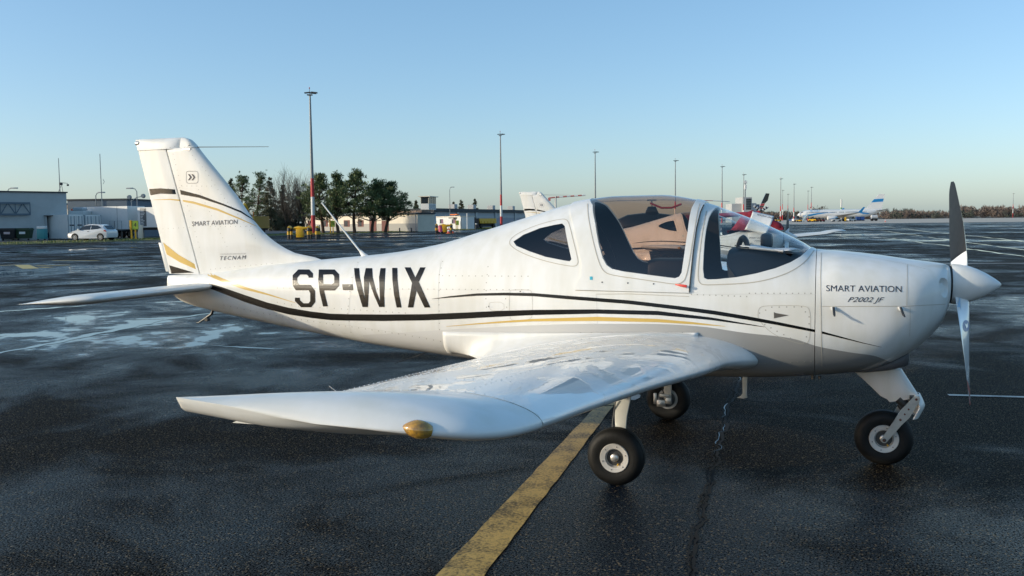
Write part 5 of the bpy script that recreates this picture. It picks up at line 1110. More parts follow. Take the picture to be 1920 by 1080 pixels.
A2, rz2, L2 = frame2(783.2, 153, 818, 164); o = empty('workshop_annex', A2, rz2, 'blue-shaded end block of the cream building below the lookout cabin', 'building'); k = MB(); k.box(0.25, L2, .02, .5, 0, zt-.05); k.build('wall', mat('blue_shade_render', (.40, .43, .44), .8, var=.08, vs=.6), o, ang=None)  # blue shade of this end wall is put into its render colour
k = MB(); k.box(0.25, L2, -.02, .015, 0, 1.9); k.build('lower_wall', mat('white_render', (.55, .56, .56), .8), o, ang=None)
ld = bpy.data.objects.new('ladder', None); COL.objects.link(ld); ld.parent = o
for dy in (0, .35):
    k = MB(); k.tube([(L2*.45+dy, -1.0, 0), (L2*.7+dy, -.1, zt)], .035, 5); k.build('ladder_rail', SLATE, ld)
for i in range(10):
    f = (i+.5)/10; k = MB(); k.tube([(L2*(.45+.25*f), -1.0+.9*f, zt*f), (L2*(.45+.25*f)+.35, -1.0+.9*f, zt*f)], .025, 5); k.build('rung', SLATE, ld)
zc0 = hz(815, 393, 162); zc1 = hz(815, 382, 162); zc2 = hz(815, 368.5, 162); A3, rz3, L3 = frame2(804.5, 160, 818, 164.0, zc0); LC = empty('lookout_cabin', A3, rz3, 'small glazed lookout cabin with a flat roof on top of the workshop', 'cabin')
k = MB(); k.box(0, L3, 0, 1.5, 0, zc1-zc0); k.build('base', WHTP, LC, ang=None)
for i in range(7):
    k = MB(); k.box(L3*(i+.3)/7, L3*(i+.6)/7, -.05, -.003, .1, zc1-zc0-.1); k.build('railing_post', LGREY, LC, ang=None)
k = MB(); k.box(.02, L3-.02, .02, 1.48, zc1-zc0+.003, zc2-zc0-.1); k.build('glazing', PANE, LC, ang=None)
for x, y in ((0, 0), (L3*.36, 0), (L3*.72, 0), (L3-.08, 0), (L3-.08, 1.42), (0, 1.42)):
    k = MB(); k.box(x, x+.09, y-.01, y+.09, zc1-zc0+.003, zc2-zc0-.1); k.build('mullion', CREAM, LC, ang=None)
k = MB(); k.box(-.4, L3+.25, -.4, 1.8, zc2-zc0-.097, zc2-zc0+.03); k.build('roof', CREAM, LC, ang=None)
A, rz, L_ = frame2(436, 236, 570, 228); o = empty('low_white_wall', A, rz, 'low white wall showing between the trunks left of the tall mast', 'wall'); zt = hz(500, 424, 232)-YZ
for i in range(12):
    k = MB(); k.box(L_*i/12, L_*(i+1)/12-.04, 0, .2, 0, zt); k.build('wall_panel', WHTP, o, ang=None)
k = MB(); k.box(-.1, L_+.1, -.05, .25, zt+.003, zt+.12); k.build('coping', LGREY, o, ang=None)
# --- hangar row
A, rz, L_ = frame2(812, 225, 1075, 330); HG = empty('hangar_row', A, rz, 'long blue-shaded hangar with a dark roof and roller doors', 'hangar'); zt = hz(850, 391.5, 238)-YZ; zw = hz(850, 397.5, 238)-YZ
k = MB(); k.box(0, L_, 0, 14, 0, zw); k.build('wall', mat('hangar_wall', (.36, .38, .40), .7, var=.05), HG, ang=None); k = MB(); k.box(-.3, L_+.3, -.5, 14.5, zw+.003, zt); k.build('roof', SLATE, HG, ang=None)
us = [857, 892, 928, 965, 1000]
for u in us:
    x, t = px2x(A, rz, u); k = MB(); k.box(x-.45, x+.45, -.35, -.003, 0, zw); k.build('pilaster', LGREY, HG, ang=None); k = MB(); k.box(x-.9, x+.9, .2, 2, zt+.003, zt+1.2); k.build('roof_vent', LGREY, HG, ang=None, bevel=.1)
xs_ = [0]+[px2x(A, rz, u)[0] for u in us]
for a, b in zip(xs_[:-1], xs_[1:]):
    k = MB(); k.box(a+.8, b-.8, -.1, -.003, 0, zw*.62); k.build('roller_door', mat('roller_door', (.27, .28, .33), .6), HG, ang=None); k = MB(); k.box(a+.6, b-.6, -.14, -.003, zw*.64, zw*.72); k.build('lintel', LGREY, HG, ang=None)
# --- small white cabin, board fence, yellow tipper
A, rz, L_ = frame2(817.5, 205, 864, 190); o = empty('site_cabin', A, rz, 'small white cabin with two shuttered windows before the hangar', 'cabin'); zt = hz(840, 407, 200)-YZ
k = MB(); k.box(0, L_, 0, 3, 0, zt); k.build('wall', WHTP, o, ang=None); k = MB(); k.box(-.1, L_+.1, -.15, 3.1, zt+.003, zt+.16); k.build('roof', CREAM, o, ang=None)
for u0, u1 in ((825, 830.5), (847.5, 853)):
    d_ = panel(o, A, rz, u0, 411, u1, 419, 'window', PANE, -.05, .01); panel(d_, A, rz, u0+3.2, 411.3, u1+.6, 418.7, 'curtain', mat('curtain', (.22, .12, .18), .7), -.07, -.052)
k = MB(); k.box(L_*.45, L_*.72, .8, 1.3, zt+.4, zt+.6); k.tube([(L_*.58, 1, zt+.1), (L_*.58, 1, zt+.4)], .06, 6); k.build('beacon_bar', ORG, o, ang=None)
k = MB(); k.tube([(L_*1.07, 1, 0), (L_*1.07, 1, zt+.7)], .12, 8); k.build('flue', WHTP, o)
A, rz, L_ = frame2(865, 190, 898, 200); o = empty('board_fence', A, rz, 'tall dark wooden board fence beside the white cabin', 'fence'); zt = hz(880, 409.5, 195)-YZ
for i in range(18):
    k = MB(); k.box(L_*i/18, L_*(i+1)/18-.02, random.uniform(-.03, .03), .06, 0, zt+random.uniform(-.04, .04)); k.build('board', WOOD, o, ang=None)
k = MB(); k.box(L_*.15, L_*1.0, .5, 3.5, zt+.05, zt+.22); k.build('lean_to_roof', BLKP, o, ang=None)
A, rz, L_ = frame2(898.5, 200, 931, 206); o = empty('tipper_lorry', A, rz, 'bright yellow tipper body parked beside the board fence', 'lorry'); z0 = hz(910, 419, 202)-YZ; zt = hz(910, 409.5, 202)-YZ
k = MB(); k.prism([(0, zt), (L_, zt), (L_, z0), (.5, z0)], 0, 2.4); k.build('tipper_body', YELP, o, ang=None, bevel=.04)
for i in range(5):
    x = L_*(.12+.18*i); k = MB(); k.box(x, x+.12, -.08, -.003, z0+.05, zt*.5+z0*.5); k.build('rib', YELP, o, ang=None)
k = MB(); k.box(.6, L_-.2, .4, 2, .4, z0-.003); k.build('chassis', TRUCKG, o, ang=None)
for x in (1.0, L_-1.0):
    k = MB(); k.lathe([(-.15, .2), (-.15, .48), (.15, .48), (.15, .2)], 14, Matrix.Translation((x, .2, .48))); k.build('wheel', TYRE, o)
# --- hydrant pits with guard hoops
def hydrant(u, d, label, n=3):
    o = empty('fuel_hydrant', hp(u, d, 0), RZ, label, 'hydrant', 'yellow hydrant pits with guard hoops')
    k = MB(); k.box(-.38, .38, -.3, .3, .15, 1.05); k.build('cabinet', YELP, o, bevel=.04); k = MB(); k.box(-.42, .42, -.34, .34, 0, .147); k.build('plinth', BLKP, o, ang=None)
    for x, y in ((-1.15, 0), (.95, .1), (1.9, -.2))[:n]:
        hb = bpy.data.objects.new('guard_hoop', None); COL.objects.link(hb); hb.parent = o; hb.location = (x, y, 0)
        P = [(0, -.3, 0), (0, -.3, .45), (0, -.3, .8), (0, -.2, 1.15), (0, .3, 1.25), (0, .8, 1.15), (0, .9, .8), (0, .9, .45), (0, .9, 0)]
        for i in range(8):
            k = MB(); k.tube([P[i], P[i+1]], .17, 8); k.build('hoop_band', YELP if i in (1, 4, 6, 3) else BLKP, hb)
    k = MB(); k.tube([(-.7, .2, 1.1), (-.2, .1, 1.18), (.3, .1, 1.1), (1.2, .2, 1.15)], [.14, .2, .18, .14], 8); k.build('pipe', YELP, o); return o
hydrant(562, 98, 'yellow hydrant cabinet with black and yellow hoops on the apron before the mast'); hydrant(833, 132, 'far yellow hydrant cabinet next to the two traffic cones', 2)
o = empty('pink_tank', hp(826, 131, 0), RZ, 'pink cylinder trolley leaning beside the far hydrant', 'trolley'); k = MB(); k.tube([(.0, 0, .25), (-.08, 0, 1.15)], [.3, .27], 10); k.build('drum', mat('pink_plastic', (.6, .08, .16), .5), o)
for x in (-.22, .22):
    k = MB(); k.lathe([(-.04, .16), (.04, .16)], 12, Matrix.Translation((x, -.15, .16))); k.build('wheel', TYRE, o)
def cone(u, d, label, h=.95):
    o = empty('traffic_cone', hp(u, d, 0), 0, label, 'cone', 'red and white traffic cones'); k = MB(); k.box(-.3, .3, -.3, .3, 0, .07); k.build('base', ORG, o, ang=None)
    M = Matrix.Rotation(math.pi/2, 4, 'X')
    for a, b, m in ((.07, .3, REDP), (.3, .52, WHTP), (.52, .74, REDP), (.74, .95, WHTP)):
        k = MB(); k.lathe([(a, .24*(1-a*.85)), (b, .24*(1-b*.85))], 12, M); k.build('cone_band', m, o); 
    return o
cone(841, 130, 'left one of the two traffic cones by the far hydrant'); cone(848, 133, 'right one of the two traffic cones by the far hydrant')
# small posts near the mast
o = empty('white_post', hp(596.7, 143, YZ), 0, 'low white marker box right beside the mast base', 'post'); k = MB(); k.box(-.25, .25, -.2, .2, 0, 1.25); k.build('shaft', WHTP, o, bevel=.03)
o = empty('marker_post', hp(892, 175, YZ), 0, 'dark leaning marker post with a white cap on the grass', 'post'); k = MB(); k.tube([(0, 0, 0), (.1, 0, 1.0)], .18, 8); k.build('shaft', SLATE, o); k = MB(); k.tube([(.1, 0, 1.003), (.13, 0, 1.2)], .18, 8); k.build('cap', WHTP, o)
# ================================================================== TREES
BARK = mat('bark', (.05, .038, .028), .9, var=.3, vs=4); BARKP = mat('pine_bark', (.085, .05, .032), .9, var=.3, vs=4)
NEED = mat('pine_needles', (.06, .095, .035), .75, col2=(.13, .165, .06), vs=.9); SPRU = mat('spruce_needles', (.045, .06, .028), .8, col2=(.11, .10, .055), vs=.9); TWIG = mat('bare_twigs', (.14, .115, .09), .9, var=.2, vs=1)
def leafcloud(rg, centres, radii, per, size, flat=.6):
    """needle tufts: little three-cornered blades spread through clumps"""
    vs = []; fs = []
    for c, r_ in zip(centres, radii):
        n = max(6, int(per*r_*r_))
        d = rg.normal(size=(n, 3)); d /= np.linalg.norm(d, axis=1)[:, None]; rad = r_*(rg.random(n)**.45); p = np.array(c)+d*rad[:, None]*np.array([1, 1, flat])
        a = rg.normal(size=(n, 3)); a /= np.linalg.norm(a, axis=1)[:, None]; b = np.cross(a, d); b /= (np.linalg.norm(b, axis=1)[:, None]+1e-6); s = size*(.6+.8*rg.random(n))[:, None]
        up = d*.8+np.array([0, 0, .5]); 
        for i in range(n):
            o = len(vs); q = p[i]; vs += [tuple(q-b[i]*s[i]*.32), tuple(q+b[i]*s[i]*.32), tuple(q+up[i]*s[i]+a[i]*s[i]*.4)]; fs.append((o, o+1, o+2))
    k = MB(); k.v = vs; k.f = fs; k.m = [0]*len(fs); return k
def pine(label, u, d, vtop, width_px, seed, lean=0.0, low=.35, dense=1.0):
    rg = np.random.default_rng(seed); H = hz(u, vtop, d)-YZ; W = 1.65*width_px/FPX*d/2; o = empty('pine_tree', hp(u, d, YZ), RZ, label, 'tree', 'pines by the cream building')
    tr = [V((lean*H*(t**1.5)+.25*math.sin(t*5+seed), .2*math.sin(t*4+seed*2), H*t)) for t in linsp(0, .93, 9)]; k = MB(); k.tube(tr, [.24*(1-.8*t)+.03 for t in linsp(0, 1, 9)], 7)
    cs = []; rs = []
    for i in range(int(84*dense)):
        t = low+(1-low)*((i+rg.random())/(84*dense)); base = tr[min(8, int(t*8))]; env = W*(.35+.75*math.sin(min(1, max(0, (t-low)/(1-low)*1.15+.12))*math.pi)**.7)*(1.0 if t < .8 else (1-(t-.8)*2.6)); a = rg.random()*6.283; r_ = env*(.25+.75*rg.random()**.7)
        e = V((base.x+math.cos(a)*r_, base.y+math.sin(a)*r_*.8, H*t+rg.normal()*.15)); k.tube([base, base.lerp(e, .5)+V((0, 0, -.1)), e], [.06, .045, .02], 4); cs.append(tuple(e)); rs.append(.32+.42*rg.random())
        if rg.random() < .7: cs.append(tuple(e+V((rg.normal()*.7, rg.normal()*.6, rg.normal()*.4)))); rs.append(.22+.3*rg.random())
    k.build('trunk', BARKP, o, ang=60); cl = leafcloud(rg, cs, rs, 190, .24); cl.build('crown', NEED, o, ang=None, fix=False); return o
def spruce(label, u, d, vtop, width_px, seed, group='spruces left of the mast', gap=.08):
    rg = np.random.default_rng(seed); H = hz(u, vtop, d)-YZ; W = width_px/FPX*d/2; o = empty('spruce_tree', hp(u, d, YZ), RZ, label, 'tree', group); k = MB(); k.tube([(0, 0, 0), (.05, 0, H*.5), (0, 0, H*.97)], [.22, .13, .02], 7); cs = []; rs = []
    nl = int(H*1.9)
    for i in range(nl):
        t = gap+(1-gap)*i/nl; r_ = W*(1-t)**.85*(.85+.3*rg.random())+.1; nb = max(3, int(9*(1-t)+2))
        for j in range(nb):
            a = rg.random()*6.283; z = H*t+rg.normal()*.12; e = V((math.cos(a)*r_, math.sin(a)*r_, z-.28*r_)); k.tube([(0, 0, z), e*.5+V((0, 0, z*.5+.03)), e], [.035, .03, .01], 3, cap=False)
            for f in (.45, .75, 1.0): cs.append((e.x*f, e.y*f, z+(e.z-z)*f)); rs.append(.22+.18*(1-t)+.08*rg.random())
    k.build('trunk', BARK, o, ang=60); cl = leafcloud(rg, cs, rs, 300, .26, .5); cl.build('crown', SPRU, o, ang=None, fix=False); return o
def bare_tree(label, u, d, vtop, width_px, seed):
    rg = np.random.default_rng(seed); H = hz(u, vtop, d)-YZ; W = width_px/FPX*d/2; o = empty('bare_tree', hp(u, d, YZ), RZ, label, 'tree', 'bare trees by the mast'); k = MB(); tw = MB()
    def grow(p, dr, L_, r_, depth):
        n = 4; pts = [p]; q = p.copy(); dd = dr.copy()
        for i in range(n):
            dd = (dd+V(rg.normal(size=3))*.10+V((0, 0, .10))).normalized(); q = q+dd*(L_/n); pts.append(q.copy())
        (k if depth < 3 else tw).tube(pts, [r_*(1-.5*i/n) for i in range(n+1)], 5 if depth < 2 else 3, cap=False)
        if depth >= 4: return
        for i in range(1, n+1):
            for _ in range(2 if depth > 0 else 1):
                if rg.random() < (.85 if depth < 4 else .65):
                    a = rg.normal(size=3); nd = (dd+V(a)*(.46 if depth else .35)).normalized(); nd.z = abs(nd.z)*.8+.25; grow(pts[i], nd.normalized(), L_*(.50+.25*rg.random()), max(.02, r_*.45), depth+1)
    for j in range(5):
        a = j*1.256+rg.random()*.6; grow(V((math.cos(a)*.25, math.sin(a)*.25, 0)), V((math.cos(a)*.42*W/H*1.6, math.sin(a)*.3, 1)).normalized(), H*.62, .13, 1)
    zmax = max(v[2] for v in tw.v); s = H/zmax
    for m_ in (k, tw): m_.v = [(x*s, y*s, z*s) for x, y, z in m_.v]
    k.build('trunk', BARK, o, ang=60, fix=False); tw.build('crown', TWIG, o, ang=None, fix=False); return o
spruce('small dark spruce tip just right of the fin edge', 435, 214, 334, 34, 1); pine('tall dark pine left of the yellow lorry', 457, 210, 330, 46, 2, low=.15, dense=1.3); pine('sparse pine leaning right above the yellow lorry', 484, 207, 326, 34, 3, .06, low=.2)
spruce('brownish broad spruce right of the yellow lorry', 508, 203, 332, 44, 4); spruce('narrow dark spruce inside the bare tree', 533, 208, 345, 36, 5)
bare_tree('wide bare tree with upswept branches left of the tall mast', 543, 150, 303, 100, 6); bare_tree('smaller bare tree close behind the tall mast', 574, 150, 318, 66, 16); spruce('low dark spruce at the foot of the mast', 560, 209, 355, 46, 7)
pine('dense pine just right of the tall mast', 603, 143, 331, 46, 8, low=.25, dense=1.3); pine('slim tall pine second right of the mast', 633, 140, 329, 30, 9, low=.3); pine('largest pine with a broad dark crown', 666, 140, 325, 56, 10, low=.33, dense=1.5); pine('rounded pine leaning right of the largest pine', 700, 141, 342, 50, 11, .12, low=.3, dense=1.3); pine('rightmost pine of the group before the cream wall', 724, 142, 347, 48, 12, .14, low=.35, dense=1.3)
spruce('leftmost of three spruces behind the hangar roof', 850.5, 330, 378, 16, 20, 'spruces behind the hangar', .3); spruce('middle one of three spruces behind the hangar roof', 865.5, 330, 375.5, 24, 21, 'spruces behind the hangar', .3); spruce('rightmost and broadest of three spruces behind the hangar roof', 890.5, 330, 372.5, 26, 22, 'spruces behind the hangar', .3); spruce('tiny spruce tip behind the workshop roof sheets', 781, 260, 375, 14, 23, 'spruces behind the workshop', .2)
# far woods on the right-hand horizon
def woods(name, label, m, spans, seed, size):
    rg = np.random.default_rng(seed); cs = []; rs = []
    for u0, u1, v0, v1, d0, d1, n in spans:
        for _ in range(n):
            u = u0+(u1-u0)*rg.random(); d = d0+(d1-d0)*rg.random(); h = max(2.5, hz(u, v0+(v1-v0)*rg.random(), d)); q = hp(u, d); w_ = 1.6+h*.16
            for z in np.arange(h*.25, h, 1.7): cs.append((q.x+rg.normal()*.7, q.y+rg.normal()*.7, z)); rs.append(w_*(1.1-.55*(z/h))*(.7+.5*rg.random()))
    k = leafcloud(rg, cs, rs, 6.5, size, 1.0); tag(k.build(name, m, None, ang=None, fix=False), label, 'woods', kind='stuff')
woods('brown_wood', 'far leafless brown wood along the right horizon', mat('brown_wood', (.15, .12, .105), .9, col2=(.18, .135, .11), vs=.03), [(1655, 1800, 396, 401, 860, 960, 130), (1790, 2050, 388, 395, 860, 980, 190), (1400, 1520, 399, 402, 900, 980, 70), (1540, 1665, 397, 402, 900, 980, 90)], 31, 1.3)  # distance haze mixed into the brown, so it is greyer and paler
woods('green_wood', 'far dark evergreen trees scattered through the brown wood', mat('green_wood', (.06, .07, .06), .9, col2=(.08, .09, .07), vs=.05), [(1655, 1760, 398, 404, 845, 870, 16), (1800, 1830, 395, 400, 845, 870, 10), (1400, 1500, 397, 400, 985, 1010, 60), (1880, 1920, 397, 402, 845, 870, 8), (1655, 1720, 393, 397, 965, 1000, 25)], 32, 1.2)
woods('bare_grove', 'round bare grove showing above the airliner nose', mat('grove_brown', (.075, .06, .05), .9, var=.1, vs=.05), [(1521, 1545, 389, 394, 700, 740, 14)], 33, .8)
# ================================================================== second aircraft: raised cowling, blanket
def at2(u, v, Y): return at(u, v, Y)
cwl = empty('raised_cowling', (0, 0, 0), 0, 'white upper cowling panel standing open with its lettering upside down', 'cowling panel'); k = MB(); vs = []
NU, NV_ = 14, 12
for j in range(NV_):
    t = j/(NV_-1)
    for i in range(NU):
        s = i/(NU-1); u = 1411+(1451-1411)*s-t*6-9*t*t; v = 396.5+9*s+t*26+t*t*8; vs.append(at2(u, v, 14.62-.28*math.sin(t*1.5)+.02*math.sin(s*3)))
k.add(vs, [(j*NU+i, j*NU+i+1, (j+1)*NU+i+1, (j+1)*NU+i) for j in range(NV_-1) for i in range(NU-1)]); cp_ = k.build('panel', WHITE, cwl, ang=60); sm = cp_.modifiers.new('s', 'SOLIDIFY'); sm.thickness = .006; SC2 = Surf(bvh(cp_))
bm_ = textbm('SMART AVIATION', 1450, 409.5, 1420, 406.2, 0); 
for v in bm_.verts: v.co.y += (v.co.x-1420)*.23-5.0
drape(SC2, bm_, 'inverted_lettering', NAVYP, cp_, .008, 40)
bl = empty('engine_blanket', (0, 0, 0), 0, 'red quilted blanket bundled over the open engine of the second aircraft', 'blanket'); k = MB(); rings = []; rg = np.random.default_rng(4)
for t in linsp(0, 1, 22):
    u = 1366+(1469-1366)*t; vt = float(np.interp(u, [1366, 1376, 1388, 1395, 1410, 1425, 1447, 1462, 1469], [440, 424, 410, 397, 394.5, 402, 410, 415, 426]))+1.2*math.sin(t*23); zt = at(u, vt, 15.1).z; q = at(u, vt, 15.1); hw_ = .36-.12*t
    rings.append([V((q.x, q.y+math.cos(a)*hw_*(1+.05*rg.normal()), 1.36+(zt-1.36)*(max(0, math.sin(a))**.7)*(1+.012*rg.normal()))) for a in linsp(-.1, math.pi+.1, 18)])
k.loft(rings, closed_ring=False, caps=False); k.build('fabric', mat('red_fabric', (.24, .012, .028), .8, var=.25, vs=5, bump=.5, bs=14), bl, ang=70)
# ================================================================== third aircraft (motor glider) beyond, only a wing shows
MG = empty('motor_glider', hp(1385, 33, 0), RZ+.10, 'white aircraft farther back whose single wing shows right of the windscreen', 'aircraft'); zg = hz(1495, 443, 33)
def gring(x, y, c, th, z): return [V((x, y+c*(tt-.4), z+th*hh)) for tt, hh in ((0, 0), (.05, .5), (.2, 1), (.45, .9), (.8, .35), (1, .0), (.8, -.1), (.45, -.4), (.2, -.5), (.05, -.3))]
for sg in (-1, 1):
    k = MB(); k.loft([gring(sg*x, 0, c, th, zg+dz) for x, c, th, dz in ((.4, 1.3, .11, -.06), (2.2, 1.2, .10, 0), (3.1, 1.1, .085, .075), (3.35, 1.05, .075, .13), (3.6, .9, .065, .17), (3.85, .7, .045, .18), (3.98, .3, .02, .175))]); k.build('wing', WHITE, MG, ang=50)
k = MB(); k.loft([[V((math.cos(a)*w_, y, .85+math.sin(a)*h)) for a in linsp(0, 6.283, 17)[:-1]] for y, w_, h in ((-2.2, .08, .1), (-1.8, .35, .3), (-.9, .5, .45), (.3, .5, .5), (1.5, .3, .3), (3.6, .1, .14))]); k.build('fuselage', WHITE, MG, ang=60)
for x, y in ((-.9, 0), (.9, 0), (0, -1.6)):
    k = MB(); k.tube([(x, y, .2), (x*.6, y, .65)], .03, 6); k.build('leg', LEGP, MG); k = MB(); k.lathe([(-.06, .08), (-.06, .17), (.06, .17), (.06, .08)], 16, Matrix.Translation((x, y, .17)) @ Matrix.Rotation(math.pi/2, 4, 'Z')); k.build('wheel', TYRE, MG)
k = MB(); k.box(-1.2, 1.2, 3.2, 3.7, .95, 1.0); k.box(-.03, .03, 3.1, 3.8, 1.003, 1.5); k.build('tail', WHITE, MG, ang=None)
# ================================================================== helicopter
HR = mat('helicopter_red', (.48, .02, .03), .3, coat=1); HB = mat('helicopter_black', (.014, .013, .014), .3, coat=.6)
HD = 60.0; HC = empty('helicopter', hp(1222, HD, 0), RZ+math.pi, 'red and black helicopter with a striped tail rotor parked beyond the second aircraft', 'helicopter'); ppm = FPX/HD
def hx(u): return -(u-1222)/ppm
def hzz(u, v): return hz(u, v, HD)
k = MB(); k.loft([[V((x, math.cos(a)*w_, zc+math.sin(a)*h)) for a in linsp(0, 6.283, 21)[:-1]] for x, w_, zc, h in ((2.6, .1, 1.1, .15), (2.3, .45, 1.15, .5), (1.6, .66, 1.25, .72), (.6, .7, 1.3, .78), (-.5, .66, 1.35, .7), (-1.3, .45, 1.5, .45), (-2.0, .22, 1.62, .25))]); k.build('cabin', HB, HC, ang=60)
k = MB(); k.tube([(-1.8, 0, 1.65), (-4.5, 0, 1.85), (hx(1425), 0, hzz(1425, 399))], [.24, .17, .11], 12); k.build('tail_boom', HR, HC)
k = MB(); k.prism([(-.5, 1.95), (.5, 1.95), (.25, 2.5), (-.25, 2.5)], -.16, .16); k.build('rotor_pylon', HB, HC, bevel=.06); k = MB(); k.tube([(0, 0, 2.4), (0, 0, 2.95)], .05, 8); k.box(-.3, .3, -.08, .08, 2.86, 2.96); k.build('rotor_mast', GALV, HC, ang=None)
zb_ = 2.86
for sg in (-1, 1):
    for i, (a, b, m) in enumerate(((.3, 2.3, HR), (2.3, 3.3, WHTP), (3.3, 4.0, REDP), (4.0, 5.1, WHTP)) if sg < 0 else ((.3, 2.3, HR), (2.3, 3.3, WHTP), (3.3, 4.0, REDP), (4.0, 5.1, WHTP))):
        k = MB(); dz = lambda x: zb_+.06-.035*x*x*.18+ (hzz(1305, 375)-2.95)*0; k.loft([[V((sg*x, -.13, dz(x))), V((sg*x, -.05, dz(x)+.03)), V((sg*x, .13, dz(x))), V((sg*x, -.05, dz(x)-.015))] for x in linsp(a, b, 5)]); k.build('rotor_blade', m, HC, ang=40)
u_ = lambda u, v: (hx(u), hzz(u, v))
for nm, P, m in (('fin', [u_(1426.5, 382), u_(1435.5, 362.5), u_(1442, 363), u_(1439, 376), u_(1434, 381)], HB), ('fin_band', [u_(1426.4, 382.2), u_(1424.5, 386), u_(1432, 386), u_(1433.8, 381.3)], HR), ('fin_band', [u_(1424.4, 386.2), u_(1423.5, 388.3), u_(1431, 388.3), u_(1431.9, 386.2)], HB), ('fin_base', [u_(1423.4, 388.5), u_(1420.5, 395), u_(1424, 397), u_(1428.5, 393), u_(1430.9, 388.5)], HR)):
    k = MB(); k.prism(P, -.05, .05); k.build(nm, m, HC, ang=None)
hub = u_(1426, 395.5)
for e in ((1412.5, 385.5), (1439, 387.5)):
    for i in range(6):
        p0 = V((hub[0], .12, hub[1])).lerp(V((u_(*e)[0], .12, u_(*e)[1])), i/6); p1 = V((hub[0], .12, hub[1])).lerp(V((u_(*e)[0], .12, u_(*e)[1])), (i+1)/6-.001); k = MB(); k.tube([p0, p1], .085, 6, flat=.3); k.build('tail_rotor_blade', WHTP if i % 2 else HB, HC)
for sg in (-1, 1):
    k = MB(); k.tube([(1.9, sg*.95, .12), (1.6, sg*.95, .05), (-1.3, sg*.95, .05)], .05, 8); k.tube([(1.0, sg*.95, .06), (.8, sg*.5, .65)], .04, 6); k.tube([(-.6, sg*.95, .06), (-.5, sg*.5, .7)], .04, 6); k.build('skid', GALV, HC)
# ================================================================== control tower, crane, pylon
A = hp(1372, 425, .02); CT = empty('control_tower', A, RZ, 'grey control tower with a tall glazed front and an antenna mast', 'tower'); s_ = 425/FPX
def cz(u, v): return hz(u, v, 425)-.02
for nm, u0, u1, v0, m, y in (('low_wing', 1372, 1390, 382, LGREY, 0), ('tower_block', 1390.3, 1407.5, 370, LGREY, -2), ('side_block', 1407.8, 1418, 381, LGREY, 0), ('glazed_block', 1418.3, 1425, 383, BLUEG, 1)):
    k = MB(); k.box((u0-1372)*s_, (u1-1372)*s_, y, 12, 0, cz(u0, v0)); k.build(nm, m, CT, ang=None)
gz = bpy.data.objects.new('glazing', None); COL.objects.link(gz); gz.parent = CT
for i in range(4):
    for j in range(5):
        x0 = (1396.5-1372)*s_+i*.62+.18*j*0; z1 = cz(1400, 372.5)-j*1.05; k = MB(); k.box(x0+.04, x0+.58, -2.08, -2.003, z1-.98, z1); k.build('pane', PANE, gz, ang=None)
k = MB(); k.tube([((1399-1372)*s_, 2, cz(1399, 370)), ((1399-1372)*s_, 2, cz(1399, 338))], .28, 6); k.build('antenna_mast', GALV, CT)
for v, sz in ((341, .7), (348, .5), (352, .5)):
    k = MB(); k.box((1399-1372)*s_-sz, (1399-1372)*s_+sz, 1.2, 2.8, cz(1399, v+3), cz(1399, v-2)); k.build('antenna_panel', WHTP, CT, ang=None, bevel=.1)
TC = empty('tower_crane', hp(1042, 520, .02), RZ, 'far red and white tower crane behind the second aircraft fin', 'crane'); s_ = 520/FPX; H = hz(1042, 368, 520); k = MB(); k.tube([(0, 0, 0), (0, 0, H)], .55, 4); k.build('tower', LGREY, TC)
zj = hz(1042, 370, 520); zj2 = hz(1098, 366, 520)
for i in range(8):
    a = i/8; b = (i+1)/8; k = MB(); k.tube([(56*s_*a, 0, zj+(zj2-zj)*a), (56*s_*b, 0, zj+(zj2-zj)*b)], .42, 4); k.build('jib_section', WHTP if i % 2 else mat('faded_red', (.5, .16, .14), .6), TC)
k = MB(); k.tube([(0, 0, zj), (-12*s_, 0, zj-.4)], .4, 4); k.box(-12*s_-.6, -12*s_+.8, -.6, .6, zj-2, zj-.2); k.build('counter_jib', mat('faded_red', (.5, .16, .14), .6), TC, ang=None)
PY = empty('white_pylon', hp(1577, 880, 0), 0, 'slender white pylon with a green mark rising above the airliner', 'pylon'); H = hz(1577, 374, 880); k = MB(); k.tube([(0, 0, 0), (0, 0, H*.52)], .75, 10); k.tube([(0, 0, H*.60), (0, 0, H)], .72, 10); k.build('column', WHTP, PY); k = MB(); k.tube([(0, 0, H*.52), (0, 0, H*.60)], .76, 10); k.build('green_mark', mat('green_mark', (.12, .36, .16), .5), PY)
# ================================================================== airliner
AD = 425.0; AL_ = empty('airliner', hp(1576, AD, .01), RZ+math.pi-.10, 'white airliner with blue swooshes and the word enter near its nose', 'airliner'); APW = mat('airliner_white', (.75, .74, .72), .3, coat=.8); ABL = mat('airliner_blue', (.01, .22, .52), .35); WGR = mat('wing_grey', (.36, .37, .37), .5)
R_ = 1.95; FZ = 3.55; fst = [(19.7, .05, -.55), (19.3, .55, -.45), (18.5, 1.05, -.30), (17.2, 1.5, -.15), (15.5, 1.85, -.03), (13.5, R_, 0), (-8, R_, 0), (-11, 1.8, .2), (-14, 1.4, .62), (-17, .8, 1.15), (-19.3, .25, 1.45)]
fr = pchip([a for a, b, c in fst[::-1]], [b for a, b, c in fst[::-1]]); fzc = pchip([a for a, b, c in fst[::-1]], [c for a, b, c in fst[::-1]])
k = MB(); k.loft([[V((x, math.cos(a)*fr(x), FZ+fzc(x)+math.sin(a)*fr(x))) for a in linsp(0, 6.283185, 29)[:-1]] for x in linsp(19.7, -19.3, 70)]); k.build('fuselage', APW, AL_, ang=60)
